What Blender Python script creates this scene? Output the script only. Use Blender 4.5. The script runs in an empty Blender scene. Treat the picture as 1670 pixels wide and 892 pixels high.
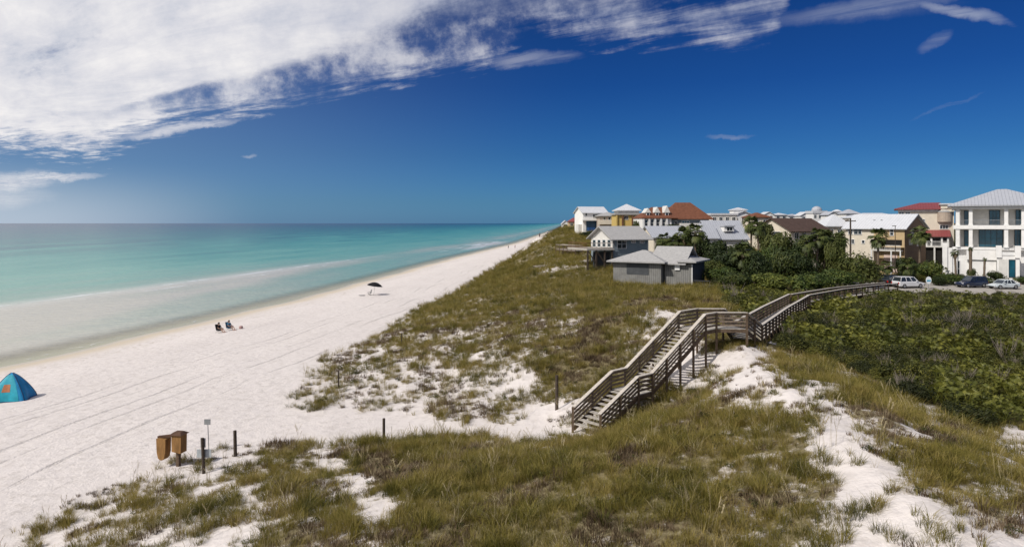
import bpy, bmesh, math, random
import numpy as np
from mathutils import Vector, Matrix

R = math.radians
random.seed(7)
rng = np.random.default_rng(11)
scene = bpy.context.scene
col = scene.collection

# ---------------------------------------------------------------- camera
CAM_Z = 14.0
FPX = 1085.0                      # focal length in photo pixels (photo 1670 wide)
HOR = 364.0
cam_d = bpy.data.cameras.new('camera')
cam_d.sensor_width = 36.0
cam_d.lens = FPX / 1670.0 * 36.0
cam_d.shift_y = -(446.0 - HOR) / 1670.0
cam_d.clip_start = 0.2
cam_d.clip_end = 90000.0
cam = bpy.data.objects.new('camera', cam_d)
cam.location = (0, 0, CAM_Z)
cam.rotation_euler = (R(90), 0, 0)
col.objects.link(cam)
scene.camera = cam

# ---------------------------------------------------------------- exposure
vs = scene.view_settings
vs.view_transform = 'Standard'
vs.look = 'None'
vs.exposure = 0.0
vs.gamma = 1.0
scene.render.engine = 'CYCLES'
scene.cycles.max_bounces = 5
scene.cycles.diffuse_bounces = 3
scene.cycles.glossy_bounces = 3
scene.cycles.transparent_max_bounces = 8
scene.cycles.use_denoising = True

# ---------------------------------------------------------------- sun
SUN_DIR = Vector((-0.80, -0.60, 0.98)).normalized()      # towards the sun
SUN_EL = math.asin(SUN_DIR.z)
SUN_AZ = math.atan2(SUN_DIR.x, SUN_DIR.y)
sd = bpy.data.lights.new('sun', 'SUN')
sd.energy = 3.7
sd.angle = R(0.55)
sd.color = (1.0, 0.955, 0.89)
sun = bpy.data.objects.new('sun', sd)
sun.location = (-40, -30, 60)
sun.rotation_euler = SUN_DIR.to_track_quat('Z', 'Y').to_euler()
col.objects.link(sun)


# ---------------------------------------------------------------- node helper
class NT:
    def __init__(self, tree):
        self.t = tree
        tree.nodes.clear()

    def n(self, typ, ins=None, **props):
        nd = self.t.nodes.new(typ)
        for k, v in props.items():
            setattr(nd, k, v)
        if ins:
            for k, v in ins.items():
                self.set(nd, k, v)
        return nd

    def set(self, nd, k, v):
        s = nd.inputs[k]
        if isinstance(v, bpy.types.NodeSocket):
            self.t.links.new(v, s)
        elif isinstance(v, bpy.types.Node):
            self.t.links.new(v.outputs[0], s)
        else:
            if hasattr(s.default_value, '__len__') and hasattr(v, '__len__') and len(v) == 3 and len(s.default_value) == 4:
                v = (*v, 1.0)
            s.default_value = v

    def m(self, op, a, b=None, c=None, clamp=False):
        nd = self.t.nodes.new('ShaderNodeMath')
        nd.operation = op
        nd.use_clamp = clamp
        for i, v in enumerate((a, b, c)):
            if v is not None:
                self.set(nd, i, v)
        return nd.outputs[0]

    def mix(self, f, a, b, mode='MIX'):
        nd = self.t.nodes.new('ShaderNodeMix')
        nd.data_type = 'RGBA'
        nd.blend_type = mode
        self.set(nd, 0, f)
        for i, v in ((6, a), (7, b)):
            self.set(nd, i, v)
        return nd.outputs[2]

    def ramp(self, f, stops, interp='LINEAR'):
        nd = self.t.nodes.new('ShaderNodeValToRGB')
        cr = nd.color_ramp
        cr.interpolation = interp
        while len(cr.elements) < len(stops):
            cr.elements.new(0.5)
        for e, (p, c) in zip(cr.elements, stops):
            e.position = p
            e.color = (*c, 1.0) if len(c) == 3 else c
        self.set(nd, 0, f)
        return nd.outputs[0]

    def noise(self, vec, scale, detail=3.0, rough=0.55, dist=0.0):
        nd = self.t.nodes.new('ShaderNodeTexNoise')
        self.set(nd, 'Scale', scale)
        self.set(nd, 'Detail', detail)
        self.set(nd, 'Roughness', rough)
        self.set(nd, 'Distortion', dist)
        if vec is not None:
            self.set(nd, 'Vector', vec)
        return nd.outputs[0]

    def remap(self, v, a, b, c=0.0, d=1.0, smooth=True):
        nd = self.t.nodes.new('ShaderNodeMapRange')
        nd.interpolation_type = 'SMOOTHSTEP' if smooth else 'LINEAR'
        for i, x in enumerate((v, a, b, c, d)):
            self.set(nd, i, x)
        return nd.outputs[0]

    def comb(self, x, y, z):
        return self.n('ShaderNodeCombineXYZ', {0: x, 1: y, 2: z}).outputs[0]


def lin(r, g, b):
    f = lambda c: (c / 255 / 12.92) if c / 255 <= 0.04045 else ((c / 255 + 0.055) / 1.055) ** 2.4
    return (f(r), f(g), f(b))


# ---------------------------------------------------------------- world: deep blue sky with a cirrus sheet
world = bpy.data.worlds.new('World')
scene.world = world
world.use_nodes = True
T = NT(world.node_tree)
tc = T.n('ShaderNodeTexCoord')
sep = T.n('ShaderNodeSeparateXYZ', {0: tc.outputs['Generated']})
dx, dy, dz = sep.outputs
sky = T.n('ShaderNodeTexSky', sky_type='NISHITA')
sky.sun_disc = False
sky.sun_elevation = SUN_EL
sky.sun_rotation = SUN_AZ
sky.altitude = 0.0
sky.air_density = 1.0
sky.dust_density = 0.4
sky.ozone_density = 2.2
# polarised, saturated autumn sky
skyc = T.mix(1.0, sky.outputs[0], T.ramp(T.m('MAXIMUM', dz, 0.0), [
    (0.0, (0.13, 0.37, 0.86)), (0.03, (0.115, 0.33, 0.70)), (0.10, (0.075, 0.255, 0.56)),
    (0.20, (0.042, 0.185, 0.49)), (0.32, (0.035, 0.16, 0.43)), (1.0, (0.10, 0.24, 0.52))]), 'MULTIPLY')
az = T.m('ARCTAN2', dx, dy)                     # 0 straight ahead, negative to the left
hyp = T.m('SQRT', T.m('ADD', T.m('MULTIPLY', dx, dx), T.m('MULTIPLY', dy, dy)))
tanel = T.m('DIVIDE', dz, hyp)
# hazier and paler towards the sunward left
pale = T.remap(az, -0.85, 0.15, 1.0, 0.0)
pale = T.m('MULTIPLY', pale, T.remap(dz, 0.0, 0.34, 1.0, 0.25))
skyc = T.mix(T.m('MULTIPLY', pale, 0.42), skyc, (3.3, 4.7, 6.6))
# cloud layer seen on a plane overhead
zc = T.m('MAXIMUM', dz, 0.012)
cx = T.m('DIVIDE', dx, zc)
cy = T.m('DIVIDE', dy, zc)
# streak direction runs far left to near right
ca, sa = math.cos(R(-40)), math.sin(R(-40))
su = T.m('ADD', T.m('MULTIPLY', cx, ca), T.m('MULTIPLY', cy, sa))
sv = T.m('SUBTRACT', T.m('MULTIPLY', cy, ca), T.m('MULTIPLY', cx, sa))
pv = T.comb(T.m('MULTIPLY', su, 0.42), T.m('MULTIPLY', sv, 1.15), 3.3)
warp = T.n('ShaderNodeTexNoise', {'Vector': pv, 'Scale': 0.9, 'Detail': 3.0})
pw = T.n('ShaderNodeVectorMath', {0: pv, 1: T.n('ShaderNodeVectorMath', {0: warp.outputs['Color'], 1: (0.9, 0.9, 0.0)}, operation='MULTIPLY').outputs[0]}, operation='ADD').outputs[0]
n1 = T.noise(pw, 1.1, 8.0, 0.62)
n2 = T.noise(pw, 3.6, 7.0, 0.62)
pfib = T.comb(T.m('MULTIPLY', su, 0.8), T.m('MULTIPLY', sv, 2.7), 1.0)
n3 = T.noise(T.n('ShaderNodeVectorMath', {0: pfib, 1: T.n('ShaderNodeVectorMath', {0: warp.outputs['Color'], 1: (2.0, 2.0, 0.0)}, operation='MULTIPLY').outputs[0]}, operation='ADD').outputs[0], 2.0, 7.0, 0.7)
fw = T.noise(tc.outputs['Generated'], 14.0, 7.0, 0.65)
fw2 = T.noise(tc.outputs['Generated'], 5.0, 3.0, 0.6)
# lower edge of the sheet: tangent of elevation as a function of azimuth
fc = T.n('ShaderNodeFloatCurve')
cmap = fc.mapping
pts = [(-0.72, 0.086), (-0.655, 0.088), (-0.58, 0.086), (-0.50, 0.116), (-0.455, 0.135), (-0.36, 0.158), (-0.25, 0.190), (-0.12, 0.222), (-0.02, 0.243), (0.03, 0.290), (0.12, 0.272), (0.24, 0.262), (0.365, 0.254), (0.40, 0.33), (0.45, 0.40), (0.6, 0.46)]
crv = cmap.curves[0]
def cpos(a, t): return ((a + 1.0) / 2.0, t)
crv.points[0].location = (0.0, 0.08)
crv.points[1].location = (1.0, 0.5)
for a_, t_ in pts:
    crv.points.new(*cpos(a_, t_))
cmap.update()
T.set(fc, 'Value', T.m('MULTIPLY', T.m('ADD', az, 1.0), 0.5, clamp=True))
edge = fc.outputs[0]
above = T.m('SUBTRACT', tanel, edge)
rag = T.m('MULTIPLY', T.m('SUBTRACT', n2, 0.5), 0.09)
rag = T.m('ADD', rag, T.m('MULTIPLY', T.m('SUBTRACT', n3, 0.5), 0.05))
rag = T.m('ADD', rag, T.m('MULTIPLY', T.m('SUBTRACT', fw, 0.5), 0.05))
sheet = T.remap(T.m('ADD', above, rag), -0.008, 0.034)
# a blue rift between the sheet and the lower streak
fr = T.n('ShaderNodeFloatCurve')
c2 = fr.mapping.curves[0]
c2.points[0].location = (0.0, 0.10)
c2.points[1].location = (1.0, 0.5)
for a_, t_ in [(-0.60, 0.105), (-0.52, 0.150), (-0.40, 0.178), (-0.30, 0.205), (-0.14, 0.262), (0.0, 0.285), (0.12, 0.30), (0.3, 0.31)]:
    c2.points.new(*cpos(a_, t_))
fr.mapping.update()
T.set(fr, 'Value', T.m('MULTIPLY', T.m('ADD', az, 1.0), 0.5, clamp=True))
rd = T.m('ABSOLUTE', T.m('SUBTRACT', T.m('ADD', tanel, T.m('MULTIPLY', T.m('SUBTRACT', n1, 0.5), 0.05)), fr.outputs[0]))
rw = T.remap(az, -0.60, -0.1, 0.006, 0.046)
rift = T.m('MULTIPLY', T.remap(T.m('DIVIDE', rd, rw), 0.4, 1.5, 1.0, 0.0), T.remap(az, -0.6, -0.42, 0.0, 1.0))
rift = T.m('MULTIPLY', rift, T.remap(az, 0.08, 0.22, 1.0, 0.0))
rift = T.m('MULTIPLY', rift, T.remap(fw, 0.36, 0.66, 1.0, 0.2))
dens_n = T.m('ADD', T.m('ADD', T.m('MULTIPLY', n1, 0.5), T.m('MULTIPLY', n3, 0.22)), T.m('MULTIPLY', fw, 0.28))
thin = T.remap(az, -0.30, 0.30, 0.0, 1.0)
body = T.remap(dens_n, T.m('ADD', 0.25, T.m('MULTIPLY', thin, 0.17)), T.m('ADD', 0.45, T.m('MULTIPLY', thin, 0.19)))
cov = T.m('MULTIPLY', T.m('MULTIPLY', sheet, body), T.m('SUBTRACT', 1.0, T.m('MULTIPLY', rift, 0.95)))


az_w = T.m('ADD', az, T.m('MULTIPLY', T.m('SUBTRACT', fw2, 0.5), 0.10))
tan_w = T.m('ADD', tanel, T.m('MULTIPLY', T.m('SUBTRACT', fw, 0.5), 0.030))


def blob(a0, t0, wa, wt, slope, lo, hi, src, k=1.0):
    """soft elliptical patch of thin cloud round azimuth a0 and elevation tangent t0"""
    da = T.m('SUBTRACT', az_w, a0)
    dt = T.m('SUBTRACT', T.m('SUBTRACT', tan_w, t0), T.m('MULTIPLY', da, slope))
    q = T.m('ADD', T.m('POWER', T.m('ABSOLUTE', T.m('DIVIDE', da, wa)), 2.0), T.m('POWER', T.m('ABSOLUTE', T.m('DIVIDE', dt, wt)), 2.0))
    q = T.m('ADD', q, T.m('MULTIPLY', T.m('SUBTRACT', src, 0.5), 2.6))
    return T.m('MULTIPLY', T.m('MULTIPLY', T.remap(q, lo - 0.4, hi + 0.8, 1.0, 0.0), T.remap(n3, 0.32, 0.6, 0.35, 1.0)), k)


extra = [
    blob(-0.655, 0.044, 0.055, 0.011, 0.22, 0.1, 1.4, n3, 0.92),
    blob(-0.600, 0.058, 0.045, 0.0045, 0.10, 0.2, 1.3, n3, 0.85),
    blob(-0.68, 0.022, 0.060, 0.012, 0.2, 0.0, 1.6, n3, 0.6),
    blob(-0.47, 0.126, 0.07, 0.006, 0.22, 0.4, 1.1, n3, 0.9),
    blob(0.50, 0.286, 0.10, 0.011, 0.02, 0.0, 1.5, n3, 0.55),
    blob(0.595, 0.262, 0.045, 0.007, -0.42, 0.1, 1.4, n3, 1.0),
    blob(0.560, 0.228, 0.016, 0.007, 0.45, 0.1, 1.4, n3, 0.45),
    blob(0.32, 0.122, 0.028, 0.0032, 0.0, 0.2, 1.2, n3, 0.42),
    blob(0.575, 0.146, 0.034, 0.0022, 0.35, 0.2, 1.2, n3, 0.16),
    blob(-0.37, 0.094, 0.008, 0.002, 0.0, 0.2, 1.2, n3, 0.3),
    blob(0.03, 0.246, 0.06, 0.010, 0.05, 0.0, 1.3, n2, 0.5),
    blob(0.44, 0.282, 0.12, 0.010, -0.05, 0.1, 1.4, n3, 0.22),
]
for e_ in extra:
    cov = T.m('MAXIMUM', cov, e_)
cov = T.m('MULTIPLY', cov, T.remap(dz, 0.004, 0.03, 0.0, 1.0))
# milky haze low on the far left
milk = T.m('MULTIPLY', T.remap(az, -0.68, -0.34, 1.0, 0.0), T.remap(dz, 0.0, 0.085, 1.0, 0.0))
skyc = T.mix(T.m('MULTIPLY', milk, 0.85), skyc, (4.9, 5.7, 6.7))
# behind and overhead the sheet simply continues
cl_shade = T.m('ADD', T.m('ADD', T.m('MULTIPLY', n1, 0.4), T.m('MULTIPLY', n2, 0.25)), T.m('MULTIPLY', fw, 0.35))
cloud_l = T.ramp(cl_shade, [(0.36, (5.0, 5.4, 6.4)), (0.48, (7.2, 7.2, 7.7)), (0.59, (9.0, 8.8, 8.8))])
cloud_r = T.ramp(cl_shade, [(0.34, (1.9, 2.5, 4.2)), (0.50, (3.4, 3.8, 5.1)), (0.66, (5.6, 5.6, 6.3))])
cloudc = T.mix(T.remap(az, -0.45, 0.15), cloud_l, cloud_r)
final = T.mix(cov, skyc, cloudc)
bg = T.n('ShaderNodeBackground', {'Color': final, 'Strength': 0.1})
T.n('ShaderNodeOutputWorld', {'Surface': bg})
SKY_TUNE = None


# ---------------------------------------------------------------- object bookkeeping
def tag(o, label=None, cat=None, group=None, kind=None):
    if label: o['label'] = label
    if cat: o['category'] = cat
    if group: o['group'] = group
    if kind: o['kind'] = kind
    return o


def thing(name, label, cat, loc=(0, 0, 0), rotz=0.0, group=None):
    o = bpy.data.objects.new(name, None)
    o.empty_display_size = 0.3
    o.location = loc
    o.rotation_euler = (0, 0, rotz)
    col.objects.link(o)
    return tag(o, label, cat, group)


def copy_tree(o, parent=None):
    c = o.copy()
    col.objects.link(c)
    if parent is not None:
        c.parent = parent
    for ch in list(o.children):
        copy_tree(ch, c)
    return c


class MB:
    """collects boxes, bars, tubes and sheets; build() links them as ONE mesh object"""
    def __init__(self):
        self.v = []
        self.f = []

    def add(self, vs, fs):
        b = len(self.v)
        self.v += [tuple(p) for p in vs]
        self.f += [tuple(i + b for i in f) for f in fs]
        return self

    def box(self, x0, x1, y0, y1, z0, z1):
        vs = [(x, y, z) for z in (z0, z1) for y in (y0, y1) for x in (x0, x1)]
        return self.add(vs, [(0, 2, 3, 1), (4, 5, 7, 6), (0, 1, 5, 4), (2, 6, 7, 3), (0, 4, 6, 2), (1, 3, 7, 5)])

    def bar(self, a, b, w, h, up=(0, 0, 1)):
        """square bar from a to b, w across, h along 'up'"""
        a, b = Vector(a), Vector(b)
        d = (b - a).normalized()
        up = Vector(up)
        s = d.cross(up)
        if s.length < 1e-4:
            s = d.cross(Vector((0, 1, 0)))
        s.normalize()
        u = s.cross(d).normalized()
        vs = []
        for p in (a, b):
            for i, j in ((-1, -1), (1, -1), (1, 1), (-1, 1)):
                vs.append(p + s * (i * w / 2) + u * (j * h / 2))
        return self.add(vs, [(0, 1, 2, 3), (7, 6, 5, 4), (0, 4, 5, 1), (1, 5, 6, 2), (2, 6, 7, 3), (3, 7, 4, 0)])

    def tube(self, pts, rad, n=8, cap=True):
        pts = [Vector(p) for p in pts]
        if not hasattr(rad, '__len__'):
            rad = [rad] * len(pts)
        vs, fs = [], []
        for i, p in enumerate(pts):
            d = (pts[min(i + 1, len(pts) - 1)] - pts[max(i - 1, 0)]).normalized()
            s = d.cross(Vector((0, 0, 1)))
            if s.length < 1e-3:
                s = Vector((1, 0, 0))
            s.normalize()
            u = s.cross(d)
            for k in range(n):
                a = 2 * math.pi * k / n
                vs.append(p + (s * math.cos(a) + u * math.sin(a)) * rad[i])
        for i in range(len(pts) - 1):
            for k in range(n):
                k2 = (k + 1) % n
                fs.append((i * n + k, i * n + k2, (i + 1) * n + k2, (i + 1) * n + k))
        if cap:
            fs.append(tuple(range(n))[::-1])
            fs.append(tuple((len(pts) - 1) * n + k for k in range(n)))
        return self.add(vs, fs)

    def lathe(self, prof, n=24, c=(0, 0, 0), cap=True):
        vs, fs = [], []
        for r, z in prof:
            for k in range(n):
                a = 2 * math.pi * k / n
                vs.append((c[0] + r * math.cos(a), c[1] + r * math.sin(a), c[2] + z))
        m = len(prof)
        for i in range(m - 1):
            for k in range(n):
                k2 = (k + 1) % n
                fs.append((i * n + k, i * n + k2, (i + 1) * n + k2, (i + 1) * n + k))
        if cap:
            fs.append(tuple(range(n))[::-1])
            fs.append(tuple((m - 1) * n + k for k in range(n)))
        return self.add(vs, fs)

    def prism(self, poly, axis, a0, a1):
        """extrude a polygon of (p, q) along axis 'x' or 'y' or 'z'"""
        def mk(p, q, a):
            return {'x': (a, p, q), 'y': (p, a, q), 'z': (p, q, a)}[axis]
        n = len(poly)
        vs = [mk(p, q, a0) for p, q in poly] + [mk(p, q, a1) for p, q in poly]
        fs = [tuple(range(n))[::-1], tuple(range(n, 2 * n))]
        for i in range(n):
            j = (i + 1) % n
            fs.append((i, j, n + j, n + i))
        return self.add(vs, fs)

    def build(self, name, mat, parent=None, smooth=False, fix=True):
        me = bpy.data.meshes.new(name)
        me.from_pydata(self.v, [], self.f)
        if fix:
            bm = bmesh.new()
            bm.from_mesh(me)
            bmesh.ops.recalc_face_normals(bm, faces=bm.faces)
            bm.to_mesh(me)
            bm.free()
        me.materials.append(mat)
        if smooth:
            me.polygons.foreach_set('use_smooth', [True] * len(me.polygons))
        o = bpy.data.objects.new(name, me)
        col.objects.link(o)
        if parent is not None:
            o.parent = parent
        return o


def np_mesh(name, verts, quads=None, tris=None, mat=None, smooth=False):
    me = bpy.data.meshes.new(name)
    nq = 0 if quads is None else len(quads)
    nt = 0 if tris is None else len(tris)
    me.vertices.add(len(verts))
    me.vertices.foreach_set('co', np.ascontiguousarray(verts, dtype=np.float32).ravel())
    loops = []
    if nq: loops.append(np.asarray(quads, dtype=np.int32).ravel())
    if nt: loops.append(np.asarray(tris, dtype=np.int32).ravel())
    loops = np.concatenate(loops)
    me.loops.add(len(loops))
    me.loops.foreach_set('vertex_index', loops)
    me.polygons.add(nq + nt)
    st = np.concatenate([np.arange(nq) * 4, nq * 4 + np.arange(nt) * 3]).astype(np.int32)
    me.polygons.foreach_set('loop_start', st)
    me.polygons.foreach_set('loop_total', np.concatenate([np.full(nq, 4), np.full(nt, 3)]).astype(np.int32))
    if smooth:
        me.polygons.foreach_set('use_smooth', np.ones(nq + nt, dtype=bool))
    me.update(calc_edges=True)
    me.validate()
    if mat: me.materials.append(mat)
    return me


def fattr(me, name, arr):
    a = me.attributes.new(name, 'FLOAT', 'POINT')
    a.data.foreach_set('value', np.ascontiguousarray(arr, dtype=np.float32).ravel())


# ---------------------------------------------------------------- numpy noise
def _hash(ix, iy, seed):
    h = (ix.astype(np.int64) * 374761393 + iy.astype(np.int64) * 668265263 + seed * 1442695041) & 0xFFFFFFFF
    h = ((h ^ (h >> 13)) * 1274126177) & 0xFFFFFFFF
    return ((h ^ (h >> 16)) & 0xFFFF) / 65535.0


def vnoise(x, y, seed=0):
    ix, iy = np.floor(x), np.floor(y)
    fx, fy = x - ix, y - iy
    fx = fx * fx * (3 - 2 * fx)
    fy = fy * fy * (3 - 2 * fy)
    a = _hash(ix, iy, seed); b = _hash(ix + 1, iy, seed)
    c = _hash(ix, iy + 1, seed); d = _hash(ix + 1, iy + 1, seed)
    return (a * (1 - fx) + b * fx) * (1 - fy) + (c * (1 - fx) + d * fx) * fy


def fbm(x, y, seed=0, oct=4, gain=0.5):
    s, amp, tot = 0, 1.0, 0
    for o in range(oct):
        s = s + amp * vnoise(x * 2 ** o + 17.3 * o, y * 2 ** o - 9.1 * o, seed + o)
        tot += amp
        amp *= gain
    return s / tot


# ---------------------------------------------------------------- the lie of the land
SHY = np.array([-400, 0, 40, 65, 99, 161, 253, 350, 460, 799, 1266, 2170, 40000.])
SHX = np.array([-75, -59, -54, -50, -42.6, -35, -25.5, -13, 2, 33, 76, 150, 3250.])
_ty = np.concatenate([np.arange(-400, 600, 2.0), np.arange(600, 3000, 10.0), np.arange(3000, 40001, 500.0)])
_tx = np.interp(_ty, SHY, SHX)
_k = np.ones(21) / 21
_txp = np.pad(_tx[:500], 10, mode='edge')
_sm = np.convolve(_txp, _k, 'valid')
_tx[12:488] = _sm[12:488]


def xs(Y):
    Y = np.asarray(Y, float)
    return np.interp(Y, _ty, _tx) + 0.5 * np.sin(Y / 9.0) * np.clip((Y - 20) / 60, 0, 1) * 0.6 + 0.3 * np.sin(Y / 3.7 + 1)


def xs0(Y):
    return np.interp(np.asarray(Y, float), _ty, _tx)


ROWS = {
    -80: [(-19, 1.4), (-14, 2.4), (-8, 3.6), (0, 5.4), (6, 6.5), (10, 7.3), (13, 7), (17, 6), (22, 5), (40, 4.2), (100, 4)],
    18: [(-19.5, 1.4), (-16, 2.0), (-8, 3.6), (0, 5.3), (6, 6.5), (10, 7.45), (13, 7), (17, 6), (22, 5), (40, 4.1), (100, 4)],
    27: [(-19, 1.4), (-15.5, 1.9), (-12, 2.4), (-8, 3.1), (-3, 4.0), (0, 4.5), (5, 5.4), (9, 6.4), (11.4, 7.1), (14, 6.8), (17, 5.8), (22, 4.8), (40, 4)],
    33: [(-18, 1.4), (-10, 2.0), (-5, 2.6), (0, 3.1), (5, 3.5), (8, 4.5), (10.2, 6.0), (12.2, 6.9), (15, 6.4), (18, 5.6), (25, 4.7), (40, 4)],
    38: [(-17, 1.4), (-8, 1.6), (0, 1.9), (4, 2.45), (7, 2.9), (10, 3.7), (12.5, 4.8), (14.2, 5.7), (16, 5.8), (20, 5.2), (28, 4.5), (45, 4)],
    43: [(-16, 1.4), (-6, 1.7), (2, 2.4), (6, 3.1), (10, 3.9), (12, 4.4), (13.2, 5.3), (15, 5.9), (18, 5.6), (22, 5.1), (30, 4.4), (60, 3.9)],
    50: [(-15.5, 1.4), (-6, 2.2), (0, 3.0), (7, 4.3), (13, 5.6), (18, 5.5), (24, 4.7), (35, 4.2), (80, 3.8)],
    60: [(-15, 1.4), (-10, 2.1), (-4, 2.9), (5, 4.5), (13, 6.2), (18, 6.3), (24, 5.2), (32, 4.5), (80, 3.7)],
    78: [(-14.5, 1.4), (-9, 2.6), (-2, 3.8), (6, 5.0), (15, 5.8), (22, 5.6), (34, 4.6), (80, 3.6)],
    97: [(-13, 1.4), (-7, 2.9), (0, 4.2), (8, 5.0), (15, 5.2), (30, 5.0), (45, 4.2), (60, 3.7), (120, 3.5)],
    125: [(-9.5, 1.4), (-4, 3.0), (3, 5.0), (10, 6.4), (20, 6.8), (35, 6.2), (55, 4.6), (120, 4)],
    160: [(-5, 1.4), (1, 3.6), (8, 6.5), (15, 8.6), (22, 9.3), (45, 8.6), (75, 6), (120, 5)],
    250: [(3.5, 1.4), (9, 4.5), (15, 8.8), (21, 11), (28, 11.6), (60, 10.6), (110, 8), (200, 6)],
    400: [(17.5, 1.4), (24, 5.5), (32, 10.2), (40, 12.2), (80, 11.6), (150, 8), (300, 6)],
    800: [(52, 1.4), (60, 6), (70, 10.5), (90, 12), (200, 9), (400, 7)],
    2100: [(165, 1.4), (180, 7), (200, 10), (400, 8)],
    40000: [(3280, 1.4), (3300, 7), (3400, 9), (4000, 8)],
}
_ry = np.array(sorted(ROWS))
_rk = [(np.array([p[0] for p in ROWS[y]]) - float(xs0(y)), np.array([p[1] for p in ROWS[y]])) for y in _ry]


def beach(u):
    return np.interp(u, [-3000, -400, -100, -48, -30, -12, 0, 3, 6, 14, 25], [-14, -7, -3, -.8, -.6, -.5, 0, .28, .5, 1.1, 1.4])


def terrain(X, Y, rough=True):
    X = np.asarray(X, float); Y = np.asarray(Y, float)
    X, Y = np.broadcast_arrays(X, Y)
    u0 = X - xs0(Y)
    bl = np.clip((Y - 95) / 90, 0, 1) * np.clip((1500 - Y) / 700, 0, 1) * np.clip((u0 - 24) / 8, 0, 1) * np.clip((75 - u0) / 25, 0, 1)
    u0 = u0 + bl * ((fbm(Y / 26.0, u0 * 0 + 3.3, 211, 3) - .5) * 13 + (fbm(Y / 7.0, u0 / 9.0, 217, 2) - .5) * 5)
    u = X - xs(Y)
    i = np.clip(np.searchsorted(_ry, Y, side='right') - 1, 0, len(_ry) - 2)
    t = np.clip((Y - _ry[i]) / (_ry[i + 1] - _ry[i]), 0, 1)
    t = 0.5 * t + 0.5 * t * t * (3 - 2 * t)
    z0 = np.zeros(X.shape); z1 = np.zeros(X.shape)
    for k in range(len(_ry)):
        m = (i == k)
        if m.any(): z0[m] = np.interp(u0[m], *_rk[k])
        m = (i + 1 == k)
        if m.any(): z1[m] = np.interp(u0[m], *_rk[k])
    d = z0 * (1 - t) + z1 * t - 1.4
    z = beach(np.where(u < 20, u, np.maximum(u, 20))) + d
    if rough:
        a = np.clip(d / 1.2, 0, 1)
        flat = np.clip((X - 24) / 10, 0, 1) * np.clip((140 - Y) / 30, 0, 1)
        z = z + a * (1 - 0.8 * flat) * ((fbm(X / 4.6, Y / 4.6, 3, 3) - .5) * 1.0 + (fbm(X / 1.1, Y / 1.1, 9, 2) - .5) * .22)
        z = z + np.clip(u / 6, 0, 1) * (1 - a) * ((fbm(X / 7, Y / 12, 5, 2) - .5) * .22 + (vnoise(X / .9, Y / .9, 12) - .5) * .05)
    return z


def proj(X, Y, Z):
    Yc = np.maximum(Y, 0.5)
    return 835 + X / Yc * FPX, HOR + (CAM_Z - Z) / Yc * FPX


def ground(px, py, lift=0.0):
    """where the sight line through photo pixel (px, py) meets the land"""
    ys = np.concatenate([np.arange(10, 130, 0.05), np.arange(130, 900, 0.5)])
    X = (px - 835) / FPX * ys
    Z = CAM_Z - (py - HOR) / FPX * ys
    h = terrain(X, ys)
    k = np.argmax(Z <= h + lift)
    if Z[k] > h[k] + lift: k = len(ys) - 1
    return float(X[k]), float(ys[k]), float(h[k])


def gz(x, y):
    return float(terrain(np.array([x]), np.array([y]))[0])


def inpoly(px, py, poly):
    px = np.asarray(px); py = np.asarray(py)
    c = np.zeros(px.shape, bool)
    n = len(poly)
    for i in range(n):
        x0, y0 = poly[i]; x1, y1 = poly[(i + 1) % n]
        if y0 == y1: continue
        m = ((y0 > py) != (y1 > py)) & (px < (x1 - x0) * (py - y0) / (y1 - y0) + x0)
        c ^= m
    return c


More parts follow.
